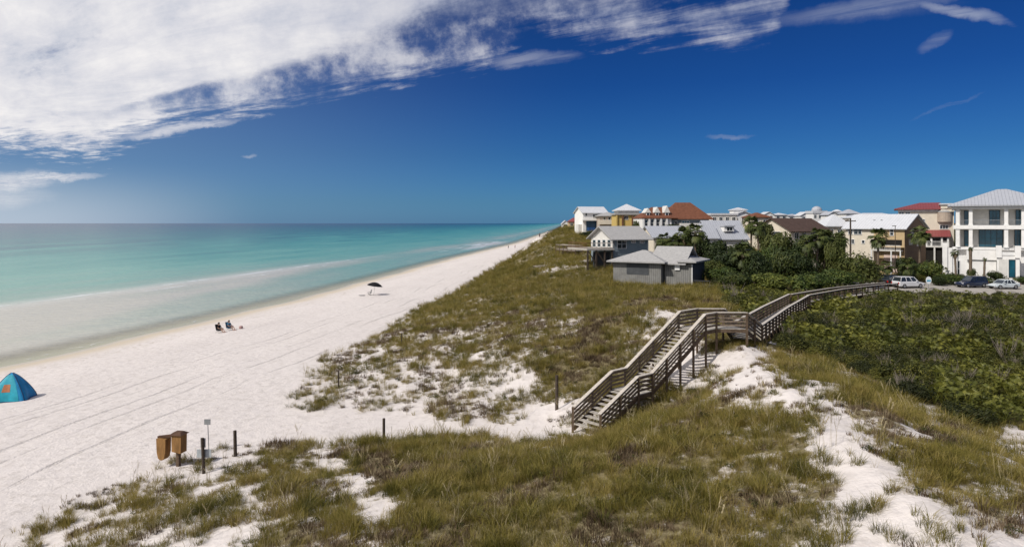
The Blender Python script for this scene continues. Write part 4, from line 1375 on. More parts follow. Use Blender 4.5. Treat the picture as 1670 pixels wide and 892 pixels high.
H.railing([(X(1545, -.5), -.5), (X(1572, -.5), -.5)], Z(416), 1.0, 'metal', .2)

# --- cream and tan house with its gable end in shade
H = House('beach_house', 'cream and tan three storey house with a white metal roof and a shaded gable end', 1475, 450, 118, -50)
X, Z = H.X, H.Z
W = 10.2                                     # lit front runs left from the corner
Lx = X(1379)
Lm = X(1425)
ze, zr = Z(372), Z(351, -5, 5)
H.box('left_wing_wall', Lx, Lm, 0, W, None, ze, 'cream')
H.box('wall', Lm, 0, .004, W, Z(404), ze, 'tan')
H.box('shaded_wall', Lm, 0, 1.6, W, None, Z(404) + .01, 'tan')
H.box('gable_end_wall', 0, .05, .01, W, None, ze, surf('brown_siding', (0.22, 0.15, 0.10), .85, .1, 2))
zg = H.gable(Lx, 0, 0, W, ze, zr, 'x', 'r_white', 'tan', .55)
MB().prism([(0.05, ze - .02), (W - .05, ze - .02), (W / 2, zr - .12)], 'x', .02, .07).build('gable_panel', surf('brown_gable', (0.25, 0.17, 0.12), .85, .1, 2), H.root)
for a, b in ((1384, 1390), (1393, 1399), (1400, 1405)):
    H.win('F', 0, X(a), X(b), Z(383), Z(370.5 + 3), 'glass', 1, 2)
H.win('F', 0, X(1386), X(1393), Z(399), Z(392), 'glass', 2, 1)
H.win('F', 0, X(1406), X(1410), Z(398), Z(393.5), 'glass')
H.win('F', 0, X(1452), X(1457), Z(384), Z(374.5), 'glass', 1, 2)
H.box('balcony_shade_panel', X(1440), X(1471), -.02, .004, Z(400.5), Z(391.5), 'dark')  # flat dark sheet on the wall, painted as the balcony's shade
H.box('balcony_floor', X(1424), X(1473), -1.3, 0, Z(410), Z(408.5), 'offwhite')
H.railing([(X(1424), -1.25), (X(1473), -1.25)], Z(408.5), .85, 'trim', .2)
for px in (1426, 1458, 1473):
    H.box('post', X(px) - .09, X(px) + .09, -1.34, -1.16, None, Z(408.7), 'trim')
H.box('garage_door', X(1436), X(1458), 1.50, 1.6, Z(446), Z(416), surf('pale_pink_door', (0.62, 0.48, 0.42), .7, .06, 2))
H.win('R', .05, 2.0, 3.4, Z(399), Z(392), 'glass', 2)
H.win('R', .05, 5.8, 7.6, Z(402), Z(397), 'glass', 2)
H.win('R', .05, 3.0, 3.9, Z(384), Z(375), 'glass')
# lean-to with a white roof at the far left corner
xa = X(1366, 1.0)
H.box('carport_wall', xa + .3, Lx - .01, 1.4, 5, None, Z(411), 'offwhite')
MB().prism([(xa - .2, Z(412)), (Lx, Z(403)), (Lx, Z(403) + .15), (xa - .2, Z(412) + .15)], 'y', .5, 5.5).build('carport_roof', HM['r_white'], H.root)
for k in range(2):
    H.box('roof_vent', X(1424 + 12 * k, 2.5), X(1427 + 12 * k, 2.5), 2.5, 2.9, Z(362, -5, 2), Z(358.5, -5, 2), 'metal')

# --- red roofed house behind
H = House('red_roofed_house', 'pale stucco house with a red metal roof and a lower red porch roof', 1465, 440, 140, -30)
X, Z = H.X, H.Z
xr = X(1556)
H.box('wall', 0, xr, 0, 10, None, Z(343), 'cream')
H.hip(0, X(1548), 0, 10, Z(342.5), Z(331, 3, 5), 'r_red', rx=(4.0, X(1534)), ry=(5.0, 5.0), over=.8)
H.box('upper_wall', X(1534), xr, -.8, 9, Z(346), Z(335), 'cream')
H.box('flat_roof', X(1532), xr + .3, -1.1, 9.5, Z(335), Z(333), 'r_white')
H.box('white_band', -.1, X(1532), -.12, 0, Z(345.5), Z(342.5), 'trim')
for a, b in ((1466, 1474), (1477, 1484)):
    H.win('F', 0, X(a), X(b), Z(352.5), Z(346.5), 'glass', 2)
MB().lathe([(1.35, 0), (1.35, 2.0)], 20, ((X(1541, -.3)), .2, Z(362))).build('round_bay', surf('tan_round_bay', (0.42, 0.34, 0.27), .8, .08, 2), H.root)
MB().lathe([(1.45, 0), (1.0, .4), (0.05, .6)], 20, ((X(1541, -.3)), .2, Z(362) + 2.0)).build('bay_roof', HM['r_grey'], H.root)
H.win('F', 0, X(1533), X(1546), Z(373), Z(367.5), 'glass', 3)
H.win('F', 0, X(1503), X(1508), Z(366), Z(358), 'glass')
xa, xb = X(1508, -2.5), X(1548, -2.5)
MB().prism([(-2.9, Z(385.5)), (0, Z(376)), (0, Z(376) + .15), (-2.9, Z(385.5) + .15)], 'x', xa - .3, xb + .3).build('porch_roof', HM['r_red'], H.root)
H.box('porch_floor', xa, xb, -2.6, 0, Z(400) - .25, Z(400), 'offwhite')
for px in (1511, 1519, 1536, 1546):
    H.box('column', X(px, -2.4) - .16, X(px, -2.4) + .16, -2.5, -2.2, Z(400), Z(385.5), 'trim')
H.railing([(xa, -2.5), (xb, -2.5)], Z(400), .95, 'trim', .2)
H.box('recess_shade_panel', X(1512), X(1545), -.05, 0, Z(399), Z(387), 'greydark')  # flat dark sheet painted as the shade beneath the porch roof
H.box('undercroft', xa + .2, xb - .2, -2.0, -.05, None, Z(402), 'dark')  # solid dark block in place of the shade below the porch
for px in (1507, 1524, 1541):
    H.box('post', X(px, -2.4) - .14, X(px, -2.4) + .14, -2.55, -2.25, None, Z(401.5), 'offwhite')

# --- grey beach pavilion, closest building
H = House('grey_cottage', 'single storey grey board cottage with two hipped shingle roofs on the dune', 1000, 468, 96, -30)
X, Z = H.X, H.Z
x1 = X(1078)
H.box('wall', 0, x1, 0, 6.5, None, Z(426), 'grey')
H.hip(0, x1, 0, 6.5, Z(427), Z(408, 4, 3), 'r_grey', over=.75, th=.18)
xa, xb = X(1084, 1.0), X(1129, 1.0)
H.box('recess_wall', x1 - .3, xa + .1, 2.0, 7.0, None, Z(426), 'greydark')  # darker grey puts the recess's shade into the wall colour
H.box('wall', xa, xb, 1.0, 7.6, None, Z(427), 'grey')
H.gable(x1 - 1.3, xb - 1.4, 1.0, 7.6, Z(427, 8, 1), Z(404, 8, 4), 'x', 'r_grey', 'greydark', .65)  # dark gable wall colour imitates the shadow under the roof overhang
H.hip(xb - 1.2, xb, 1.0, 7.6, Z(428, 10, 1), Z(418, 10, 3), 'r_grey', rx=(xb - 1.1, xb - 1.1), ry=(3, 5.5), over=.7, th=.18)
H.box('side_wall', xb, xb + .06, 1.1, 7.5, None, Z(428), 'greydark')  # thin darker sheet paints the shade of this end wall
H.box('meter_box', X(1101, 1), X(1109, 1), .80, 1.0, Z(437.5), Z(428.6), 'trim')
H.box('corner_board', xb - .08, xb + .04, .93, 1.05, None, Z(428), 'trim')
H.box('foundation', -.06, X(1020), -.08, 0, None, Z(463), 'offwhite')
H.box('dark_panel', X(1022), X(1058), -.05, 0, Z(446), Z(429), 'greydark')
H.box('side_deck', xb + .2, xb + 2.5, 0.2, 5, Z(463), Z(461), M['tread'])
H.railing([(xb + .3, .3), (xb + 2.5, .3)], Z(461), .8, 'greydark', .3)

# --- slate blue gabled house with a deck on stilts
H = House('gabled_beach_house', 'slate blue house with a grey gable roof and a white window wall facing the sea', 1000, 420, 113, 20)
X, Z = H.X, H.Z
x1 = X(1057); Wd = 8.2
H.box('wall', 0, x1, 0, Wd, None, Z(390), 'blue')
H.gable(0, x1, 0, Wd, Z(389), Z(370.5, 0, 4), 'x', 'r_grey', 'offwhite', .7)
H.box('window_wall', -.06, 0, .05, Wd - .05, Z(404), Z(389), 'offwhite')
for k in range(4):
    u = .7 + k * 1.85
    H.win('L', -.06, u, u + 1.1, Z(402.5, 0, u), Z(391.5, 0, u), 'glass', 1, 2)
H.win('F', 0, X(1007), X(1021), Z(405), Z(391.5), 'glass', 2, 2)
H.win('F', 0, X(1030), X(1036), Z(396), Z(392), 'glass', 1)
H.win('F', 0, X(1044), X(1050), Z(397), Z(392), 'glass', 1)
H.box('corner_board', x1 - .1, x1 + .04, -.05, .06, None, Z(390), 'trim')
zd = Z(405)
H.box('deck', -5.2, -.07, -.6, Wd - 1.0, zd - .3, zd, M['tread'])
H.railing([(-.1, -.5), (-5.1, -.5), (-5.1, Wd - 1.2)], zd, .95, 'rustwood', .3)
for x in (-5.0, -3.4, -1.8, -.4):
    H.box('pile', x - .12, x + .12, -.5, -.25, None, zd - .3, M['darkpost'])
for xa_, xb_ in ((-5.0, -3.4), (-3.4, -1.8)):
    MB().bar((xa_, -.52, zd - .35), (xb_, -.52, zd - 2.6), .1, .16).build('brace', M['darkpost'], H.root)
H.box('skirt', -3.2, -.1, 1.0, 1.2, None, zd - .6, 'greydark')

# --- big house under a red brown roof
H = House('brown_roofed_house', 'large house under a broad red brown hip roof with three white dormers', 1047, 388, 168, 0)
X, Z = H.X, H.Z
x1, x2 = X(1095), X(1160)
H.box('wall', X(1047), x1, 0, 12, None, Z(356), 'white')
H.box('wall', x1, x2, 2, 14, None, Z(357), 'blue')
H.hip(X(1095), x2, 1.5, 14, Z(358), Z(330.5, 0, 7), 'r_brown', rx=(X(1101, 7), X(1126, 7)), ry=(7, 7.0), over=.8)
H.hip(X(1050), X(1100), 0, 12, Z(356.5), Z(338, 0, 6), 'r_brown', rx=(X(1062, 6), X(1092, 6)), ry=(6., 6.), over=.6)
for px, tp in ((1058, 334), (1073, 332), (1089, 330)):
    xa, xb = X(px - 4.6), X(px + 4.6)
    H.box('dormer', xa + .25, xb - .25, .9, 5, Z(355), Z(346.5), surf('dormer_stucco', (.62, .52, .47), .8, .06, 2))
    H.win('F', .9, X(px - 2), X(px + 2), Z(352), Z(346.5), 'glass')
    MB().prism([(xa - .1, Z(347)), (xb + .1, Z(347)), ((xa + xb) / 2, Z(tp + 5.5))], 'y', .7, 5.5).build('dormer_gable', HM['offwhite'], H.root)
for k in range(5):
    px = 1049 + k * 9.5
    H.box('column', X(px) - .22, X(px) + .22, -.5, -.06, None, Z(356.5), 'trim')
    if k < 4: H.win('F', 0, X(px + 3), X(px + 7), Z(369), Z(358.5), 'glass', 1, 2)
H.win('F', 2, X(1100, 2), X(1104, 2), Z(366), Z(361), 'glass'); H.win('F', 2, X(1112, 2), X(1124, 2), Z(366), Z(361), 'teal', 3)
H.box('front_wing', X(1110, -1), X(1163, -1), -1, 2, None, Z(364), 'offwhite')

# --- white house at the bluff edge, blue porch below
H = House('bluff_house', 'narrow white house at the bluff edge with a deep blue screened porch below', 951, 382, 212, 12)
X, Z = H.X, H.Z
x1 = X(990)
H.box('wall', 0, x1, 0, 9, None, Z(346), 'white')
H.gable(0, x1, 0, 9, Z(347), Z(338, 2, 4), 'x', 'r_white', 'white', .5)
H.win('F', 0, X(967), X(974), Z(355), Z(350), 'glass', 2); H.win('F', 0, X(955), X(957), Z(352), Z(346.5), 'glass')
H.box('porch_screen', X(956), X(974), -.06, 0, Z(377), Z(360.5), surf('deep_blue_screen', (0.035, 0.085, 0.15), .4, .2, 1))
H.box('blue_awning', X(958), X(969), -1.0, -.08, Z(377), Z(371), 'bluecloth')
H.box('balcony_floor', -.5, X(976), -1.2, 0, Z(360), Z(358.5), 'trim')
H.railing([(-.5, -1.15), (X(976), -1.15)], Z(358.5), .9, 'trim', .25)
H.box('stair_tower', X(945), X(951), 1, 4, None, Z(366), 'offwhite')

# --- yellow house
H = House('yellow_house', 'yellow house with a pale peaked roof between white neighbours', 1005, 374, 190, 0)
X, Z = H.X, H.Z
H.box('wall', 0, X(1047), 0, 9, None, Z(349), 'yellow')
H.box('band_roof', -.4, X(1050), -.6, 9.4, Z(350.5), Z(347.5), 'r_grey')
H.box('upper_wall', X(1009), X(1043), .8, 8.5, Z(348), Z(343.5), 'offwhite')
H.hip(X(1009), X(1043), .8, 8.5, Z(344), Z(333, 0, 4), 'r_white', over=.6)
for a in (1004.5, 1014, 1030, 1044):
    H.box('column', X(a), X(a) + .35, -.5, -.1, None, Z(350.5), 'rustwood' if a > 1010 else 'yellow')
for a in (1018, 1035): H.win('F', 0, X(a), X(a + 6), Z(358), Z(352.5), 'glass', 2)
H = House('tan_house', 'low tan house tucked between the white bluff house and the yellow house', 978, 374, 205, 0)
X, Z = H.X, H.Z
H.box('wall', 0, X(1008), 0, 8, None, Z(353), surf('tan_stucco', (.46, .38, .31), .8, .08, 1))
H.hip(0, X(1008), 0, 8, Z(353), Z(346, 0, 4), 'r_grey', over=.6)
H.box('balcony', X(976), X(1002), -1.2, 0, Z(366), Z(359.5), 'cream')
for a in (984, 992, 1000): H.win('F', 0, X(a), X(a + 3.5), Z(358.5), Z(354.5), 'glass')

# --- pale roofed bungalow
H = House('metal_roofed_bungalow', 'cream bungalow with a pale metal roof and a yellowish gable behind the slate blue house', 1066, 408, 134, 8)
X, Z = H.X, H.Z
H.box('wall', 0, X(1120), 0, 8, None, Z(386.5), 'cream')
H.gable(0, X(1120), 0, 8, Z(386.5), Z(370, 0, 4), 'x', 'r_pale', 'cream', .5)
for a in (1072, 1084, 1098, 1110): H.win('F', 0, X(a), X(a + 6), Z(399), Z(390), 'glass', 2)

# --- lavender grey roofed house
H = House('dormered_house', 'house with a steep lavender grey metal roof and one white dormer', 1148, 410, 138, 6)
X, Z = H.X, H.Z
x1 = X(1218)
H.box('wall', X(1160), x1, 0, 9, None, Z(388), 'offwhite')
H.gable(X(1160), x1, 0, 9, Z(388.5), Z(361, 5, 4), 'x', 'r_pale', 'offwhite', .5)
H.box('wing_wall', 0, X(1166), -1.5, 5, None, Z(386), 'offwhite')
H.gable(0, X(1166), -1.5, 5, Z(387), Z(366, 0, 2), 'x', 'r_pale', 'white', .4)
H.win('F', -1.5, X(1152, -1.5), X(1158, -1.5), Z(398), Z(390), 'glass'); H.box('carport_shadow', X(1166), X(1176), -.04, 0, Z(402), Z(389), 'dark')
H.box('dormer', X(1184), X(1200), .8, 4, Z(378), Z(369.5), 'white')
H.win('F', .8, X(1188), X(1197), Z(376.5), Z(371), 'glass', 2)
MB().prism([(X(1183), Z(370)), (X(1201), Z(370)), (X(1201), Z(368)), (X(1183), Z(368))], 'y', .5, 4.5).build('dormer_roof', HM['r_pale'], H.root)
H.box('corner_post', X(1215), X(1219), -.3, 0, None, Z(388), 'trim')

# --- brown roofed bungalow
H = House('brown_roofed_bungalow', 'cream bungalow with a dark brown shingle roof and a sunlit left gable', 1290, 412, 158, 28)
X, Z = H.X, H.Z
x1 = X(1352); Wd = 11
H.box('wall', 0, x1, 0, Wd, None, Z(376), 'cream')
H.gable(0, x1, 0, Wd, Z(376.5), Z(357, 0, 5), 'x', 'r_dark', 'cream', .6)
for a in (1296, 1308, 1322, 1338): H.win('F', 0, X(a), X(a + 6), Z(389), Z(380), 'glass', 2)
H.win('L', 0, 3, 5, Z(388, 0, 4), Z(378, 0, 4), 'glass', 2); H.win('L', 0, 6.5, 8, Z(388, 0, 7), Z(378, 0, 7), 'glass', 2)


def far_house(name, label, px0, px1, pyb, pye, pyr, Y, wallm, roofm, kind='hip', deg=0, dep=8, wins=3, cup=None):
    H = House(name, label, px0, pyb, Y, deg)
    x1 = H.X(px1)
    H.box('wall', 0, x1, 0, dep, None, H.Z(pye), wallm)
    if kind == 'hip': H.hip(0, x1, 0, dep, H.Z(pye), H.Z(pyr, 0, dep / 2), roofm, over=.5)
    elif kind == 'gable': H.gable(0, x1, 0, dep, H.Z(pye), H.Z(pyr, 0, dep / 2), 'x', roofm, wallm, .5)
    elif kind == 'front': H.gable(0, x1, 0, dep, H.Z(pye), H.Z(pyr), 'y', roofm, wallm, .5)
    else:
        H.box('roof', -.3, x1 + .3, -.3, dep + .3, H.Z(pye), H.Z(pyr), roofm)
    w = x1 / wins
    for k in range(wins):
        h_ = min(1.7, max(.9, H.Z(pye) * .3))
        zt = H.Z(pye) - .7
        H.win('F', 0, (k + .25) * w, (k + .72) * w, zt - h_, zt, 'glass', 2)
        if H.Z(pye) > 6: H.win('F', 0, (k + .25) * w, (k + .72) * w, zt - h_ - 3.2, zt - 3.2, 'glass', 2)
    if cup:
        a, b, t0, t1 = cup
        H.box('cupola', H.X(a), H.X(b), 1.5, 1.5 + (H.X(b) - H.X(a)), H.Z(pye) , H.Z(t0), 'white')
        H.hip(H.X(a), H.X(b), 1.5, 1.5 + (H.X(b) - H.X(a)), H.Z(t0), H.Z(t1), 'r_white', over=.4, name='cupola_roof')
    return H


far_house('white_house', 'long white flat roofed house just right of the big brown roof', 1160, 1202, 372, 351, 348, 215, 'offwhite', 'r_white', 'flat', wins=4)
far_house('white_house', 'white house with a rounded white rooftop cupola behind the lavender grey roof', 1194, 1232, 375, 352, 345, 222, 'white', 'r_white', 'front', wins=3, cup=(1199, 1220, 343, 338))
far_house('small_brown_house', 'small house with a brown roof right of the cupola house', 1226, 1256, 372, 355, 347, 205, 'cream', 'r_brown', 'hip', wins=2)
far_house('cream_house', 'pale tan house half hidden by trees left of the dark brown roof', 1232, 1268, 395, 378, 371, 180, 'cream', 'r_grey', 'hip', wins=2)
far_house('white_house', 'tiny white house on the skyline left end of the distant row', 1246, 1262, 366, 350, 346, 380, 'white', 'r_white', 'front', wins=2)
far_house('white_house', 'tiny white house with hipped roof in the distant row above the brown roof', 1264, 1284, 366, 351, 347.5, 390, 'offwhite', 'r_white', 'hip', wins=2)
far_house('white_house', 'low distant white house directly above the middle of the brown roof', 1286, 1306, 366, 352.5, 349, 400, 'white', 'r_pale', 'hip', wins=2)
far_house('white_house', 'distant white gabled house left of the tall domed one', 1306, 1325, 366, 351.5, 346, 360, 'white', 'r_white', 'front', wins=2)
H = far_house('domed_house', 'tall distant white house crowned by a small rounded dome', 1326, 1348, 370, 348, 344, 330, 'white', 'r_white', 'flat', wins=3)
MB().lathe([(2.4, 0), (2.4, .8), (2.0, 1.5), (1.2, 2.1), (.05, 2.4)], 16, (H.X(1336.5), 3, H.Z(344))).build('dome', HM['r_pale'], H.root)
far_house('white_house', 'distant white gabled house right of the domed one', 1352, 1366, 368, 350, 345.5, 300, 'white', 'r_pale', 'front', wins=2)
far_house('white_house', 'slim white house tower right of the distant gabled one', 1365, 1371, 368, 345.5, 342, 310, 'white', 'r_white', 'hip', wins=1, dep=4)
far_house('white_house', 'distant house with a rounded grey roof behind the utility pole', 1380, 1402, 368, 349, 341.5, 300, 'white', 'r_pale', 'hip', wins=2)
far_house('white_roofed_house', 'house with a broad bright white roof left of the utility pole', 1348, 1392, 400, 370, 350, 172, 'cream', 'r_white', 'hip', wins=3)
far_house('white_roofed_house', 'house with a long white roof just behind the cream and tan house', 1396, 1478, 400, 356, 347.5, 170, 'cream', 'r_white', 'hip', wins=4)
far_house('white_house', 'small white house where the dune ridge meets the horizon', 917, 927, 374, 364.5, 360, 420, 'white', 'r_white', 'front', wins=1)
far_house('red_roofed_cottage', 'small cottage with a dull red roof on the distant dune ridge', 928, 945, 376, 362, 355, 330, 'tan', 'r_red', 'hip', wins=2)


# ---------------------------------------------------------------- trees, palms and bushes, each a plant of its own
def crown_mesh(name, n, w, h, leaf, m, seed, lobes=9, zlo=.0):
    r = random.Random(seed)
    LB = []
    for i in range(lobes):
        a = r.uniform(0, 6.283); q = r.uniform(.1, .62)
        LB.append((Vector((math.cos(a) * q * w / 2, math.sin(a) * q * w / 2, h * r.uniform(.28, .78))), r.uniform(.24, .42)))
    P, N = [], []
    while len(P) < n:
        c, k = r.choice(LB)
        d = Vector((r.gauss(0, 1), r.gauss(0, 1), r.gauss(0, 1) * .8 + .2)).normalized()
        q = r.uniform(.45, 1.1) ** .5
        p = c + Vector((d.x * w * k * q, d.y * w * k * q, d.z * h * k * q * .9))
        if p.z > h * zlo: P.append(p); N.append(d)
    V, Q = leaf_cloud(P, N, leaf, r)
    return proto_mesh(name, V, Q, [], m)


def limb_mesh(name, w, h, seed, m, n=6):
    r = random.Random(seed)
    mb = MB()
    top = Vector((r.uniform(-.1, .1) * w, r.uniform(-.1, .1) * w, h * .55))
    mb.tube([(0, 0, -.5), (top.x * .4, top.y * .4, h * .25), top], [.045 * w, .035 * w, .02 * w], 7)
    for k in range(n):
        a = k / n * 6.283 + r.uniform(-.4, .4)
        s = top * r.uniform(.35, .9)
        e = s + Vector((math.cos(a) * w * .3, math.sin(a) * w * .3, h * r.uniform(.12, .32)))
        mb.tube([s, s.lerp(e, .5) + Vector((0, 0, .04 * h)), e], [.02 * w, .014 * w, .006 * w], 5)
    o_me = bpy.data.meshes.new(name)
    o_me.from_pydata(mb.v, [], mb.f)
    o_me.materials.append(m)
    return o_me


def obj(name, me, parent=None):
    o = bpy.data.objects.new(name, me)
    col.objects.link(o)
    if parent is not None: o.parent = parent
    return o


BUSH = {}
for key, mm in (('dark', 'bush'), ('bright', 'bush_bright')):
    BUSH[key] = [crown_mesh('crown', 2600, 5.0, 3.4, .26, M[mm], s) for s in (1, 2, 3)]
TRUNKS = [limb_mesh('trunk', 5.0, 3.4, s, M['bark']) for s in (1, 2)]


def plant(kind, label, px, Y, top, width, key='dark', k=0, cat='bush', group='bushes and trees between the houses', base=None):
    """a bush whose crown tops out at photo height top and is width photo pixels wide"""
    X_ = (px - 835) / FPX * Y
    g = gz(X_, Y) if base is None else base
    zt = CAM_Z - (top - HOR) / FPX * Y
    hgt = max(.8, zt - g)
    w = width * Y / FPX
    root = thing(kind, label, cat, (X_, Y, g), random.uniform(0, 6.28), group)
    root.scale = (w / 5.0, w / 5.0, hgt / 3.4)
    obj('crown', BUSH[key][k % 3], root)
    obj('trunk', TRUNKS[k % 2], root)
    return root


PL = [
    ('bush', 'dark bush against the right wall of the grey cottage', 1166, 100, 424, 40, 'dark'),
    ('bush', 'broad dark bush right of the grey cottage roof', 1192, 104, 405, 62, 'dark'),
    ('bush', 'olive bush low in front of the broad dark one by the cottage', 1178, 94, 436, 52, 'bright'),
    ('bush', 'dark rounded bush behind the cottage roof, beside the tall palms', 1168, 118, 393, 46, 'dark'),
    ('bush', 'dark bush below the lavender grey roof', 1206, 121, 392, 42, 'dark'),
    ('bush', 'shaggy dark bush in the middle of the scrub edge', 1232, 98, 412, 46, 'dark'),
    ('tree', 'leafy tree in front of the left gable of the brown roofed bungalow', 1270, 116, 379, 56, 'dark'),
    ('tree', 'bright green tree below the pale tan house', 1252, 108, 398, 44, 'bright'),
    ('bush', 'dark bush in the centre of the tree belt', 1285, 104, 406, 58, 'dark'),
    ('bush', 'deep green bush right of the belt centre', 1312, 102, 414, 44, 'dark'),
    ('tree', 'olive tree before the middle of the brown roofed bungalow', 1306, 122, 388, 36, 'bright'),
    ('tree', 'dark tree at the right end of the brown roofed bungalow', 1350, 116, 378, 40, 'dark'),
    ('bush', 'dark bush left of the cream and tan house', 1362, 108, 394, 34, 'dark'),
    ('tree', 'large round green tree before the carport of the cream and tan house', 1402, 104, 411, 74, 'dark'),
    ('bush', 'low green bush at the left foot of the large round tree', 1366, 98, 440, 60, 'bright'),
    ('bush', 'low olive bush at the belt front below the shaggy dark one', 1262, 92, 446, 70, 'bright'),
    ('bush', 'low green bush at the belt front left of the large tree', 1320, 92, 444, 66, 'bright'),
    ('bush', 'dark low bush at the belt front beside the cottage deck', 1205, 90, 444, 56, 'dark'),
    ('bush', 'dark bush at the foot of the tan house corner', 1474, 111, 420, 40, 'dark'),
    ('bush', 'grey green bush before the undercroft of the red roofed house', 1512, 114, 424, 40, 'bright'),
    ('bush', 'dark bush behind the small round sign', 1532, 107, 450, 24, 'dark'),
    ('bush', 'small bush beside the white terrace wall', 1585, 111, 438, 16, 'dark'),
    ('bush', 'round shrub before the entrance block of the mansion', 1625, 112, 441, 24, 'dark'),
    ('bush', 'low golden hedge below the mansion garage', 1545, 109, 447, 50, 'bright'),
    ('bush', 'low hedge before the mansion terrace', 1600, 110, 452, 56, 'bright'),
    ('bush', 'small bush at the right edge beside the white car', 1668, 109, 450, 24, 'bright'),
    ('bush', 'dark bush between the yellow house and the columns', 1038, 172, 361, 16, 'dark'),
    ('bush', 'dark bush behind the ridge of the slate blue house', 1088, 150, 366, 50, 'dark'),
    ('bush', 'dark bush before the pale roofed bungalow', 1086, 124, 386, 30, 'dark'),
    ('bush', 'dark bush right of the pale roofed bungalow', 1140, 126, 384, 40, 'dark'),
    ('tree', 'dark tree behind the lavender grey roof', 1244, 150, 362, 34, 'dark'),
    ('tree', 'dark tree right of the brown roofed bungalow', 1368, 128, 374, 30, 'dark'),
    ('bush', 'dark bush on the bluff below the white bluff house', 962, 190, 378, 40, 'dark'),
    ('bush', 'dark bush on the dune ridge left of the bluff house', 940, 240, 370, 26, 'dark'),
    ('bush', 'low dark bush on the seaward dune edge near the horizon', 912, 300, 374, 18, 'dark'),
]
for i, p in enumerate(PL):
    plant(p[0], p[1], p[2], p[3], p[4], p[5], p[6], i, cat=p[0])


def palm_crown(name, seed, nf=42, size=.95, pet=.85, low=-1.0):
    r = random.Random(seed)
    V, Tt = [], []
    for k in range(nf):
        a = k * 2.399 + r.uniform(-.2, .2)
        e = r.uniform(low, 1.35)
        d = Vector((math.cos(a) * math.cos(e), math.sin(a) * math.cos(e), math.sin(e)))
        base = d * pet * r.uniform(.8, 1.1)
        dd = (d + Vector((0, 0, -.35))).normalized()
        fan_leaf(V, Tt, base, dd, size * r.uniform(.85, 1.15), r, n=13, spread=2.3, droop=.35)
        s_ = d.cross(Vector((0, 0, 1)))
        s_ = (s_.normalized() if s_.length > .01 else Vector((1, 0, 0))) * .02
        b = len(V)
        V += [tuple(-s_), tuple(s_), tuple(base + s_), tuple(base - s_)]
        Tt += [(b, b + 1, b + 2), (b, b + 2, b + 3)]
    return proto_mesh(name, V, [], Tt, M['palm'])


def palm_skirt(name, seed):
    r = random.Random(seed)
    V, Tt = [], []
    for k in range(16):
        a = k * 2.399; e = r.uniform(-1.45, -.8)
        d = Vector((math.cos(a) * math.cos(e), math.sin(a) * math.cos(e), math.sin(e)))
        fan_leaf(V, Tt, d * .35, d, r.uniform(.6, .9), r, n=7, spread=1.1, droop=.5)
    return proto_mesh(name, V, [], Tt, M['deadpalm'])


PC = [palm_crown('crown', 1), palm_crown('crown', 2), palm_crown('crown', 3, 18, .7, .5)]
PS_ = palm_skirt('dead_skirt', 4)


def palm(label, px, Y, top, size=1.0, base_py=None, k=0, skirt=True, group='cabbage palms between the houses', th=.17):
    X_ = (px - 835) / FPX * Y
    g = gz(X_, Y)
    zt = CAM_Z - (top - HOR) / FPX * Y
    root = thing('palm_tree', label, 'palm', (X_, Y, g), random.uniform(0, 6.28), group)
    hc = max(.8, zt - g - 1.2 * size)
    lx, ly = random.uniform(-.25, .25), random.uniform(-.25, .25)
    prof = []
    mb = MB()
    n = 9
    P = [(lx * (i / n) ** 2, ly * (i / n) ** 2, -.5 + (hc + .5) * i / n) for i in range(n + 1)]
    mb.tube(P, [th * (1.15 if i == 0 else 1.0) * (1 + .06 * (-1) ** i) for i in range(n + 1)], 9)
    mb.build('trunk', M['bark'], root)
    c = obj('crown', PC[k % 3], root); c.location = (lx, ly, hc); c.scale = (size,) * 3
    if skirt:
        s = obj('dead_skirt', PS_, root); s.location = (lx, ly, hc - .1); s.scale = (size,) * 3
    return root


palm('cabbage palm with a round head in front of the tan house balcony', 1432, 112, 374, 1.15, k=0)
palm('dark cabbage palm in front of the shaded gable end', 1500, 116, 369, 1.2, k=1)
palm('tall trunked palm with a small dark head before the mansion garage', 1559, 110, 403, .75, k=2)
palm('slim palm with a tiny tuft before the mansion terrace', 1583, 111, 401, .45, k=2, skirt=False, th=.24)
palm('short bare palm trunk with a cropped head left of the mansion entrance', 1605, 110, 418, .35, k=2, skirt=False, th=.17)
palm('taller left palm of the dark pair behind the grey cottage', 1118, 121, 371, 1.35, k=0)
palm('right palm of the dark pair behind the grey cottage', 1134, 120, 365, 1.3, k=1)
palm('short palm in front of the pale roofed bungalow', 1082, 121, 380, 1.15, k=1)
palm('bushy low palm between the dark pair and the short palm', 1103, 119, 385, 1.1, k=0)
palm('tall palm against the right end of the lavender grey roof', 1225, 128, 354, 1.2, k=0)
palm('second tall palm right of the lavender grey roof', 1237, 127, 360, 1.1, k=1)
palm('palm with a brown skirt at the front of the tree belt', 1213, 99, 398, 1.2, k=0)
palm('palm before the right half of the brown roofed bungalow', 1332, 114, 372, 1.25, k=1)
palm('brownish palm at the middle of the brown roofed bungalow', 1316, 113, 384, 1.1, k=0)
palm('palm on the right of the brown roofed bungalow', 1345, 115, 376, 1.2, k=0)
palm('palm just left of the utility pole', 1365, 116, 378, 1.15, k=1)
palm('palm at the left foot of the tan house', 1448, 108, 425, .8, k=1)
palm('shrubby palm leaning beside the black vehicle', 1482, 107, 422, .9, k=0)

# ---------------------------------------------------------------- parking lot and its traffic
M['asphalt'] = surf('pale_worn_pavement', (0.36, 0.33, 0.29), 0.9, 0.12, 1.2, 0.2, bump=0.2)
M['paint'] = surf('white_line_paint', (0.72, 0.72, 0.70), 0.7, 0.1, 5.0, 0.2)


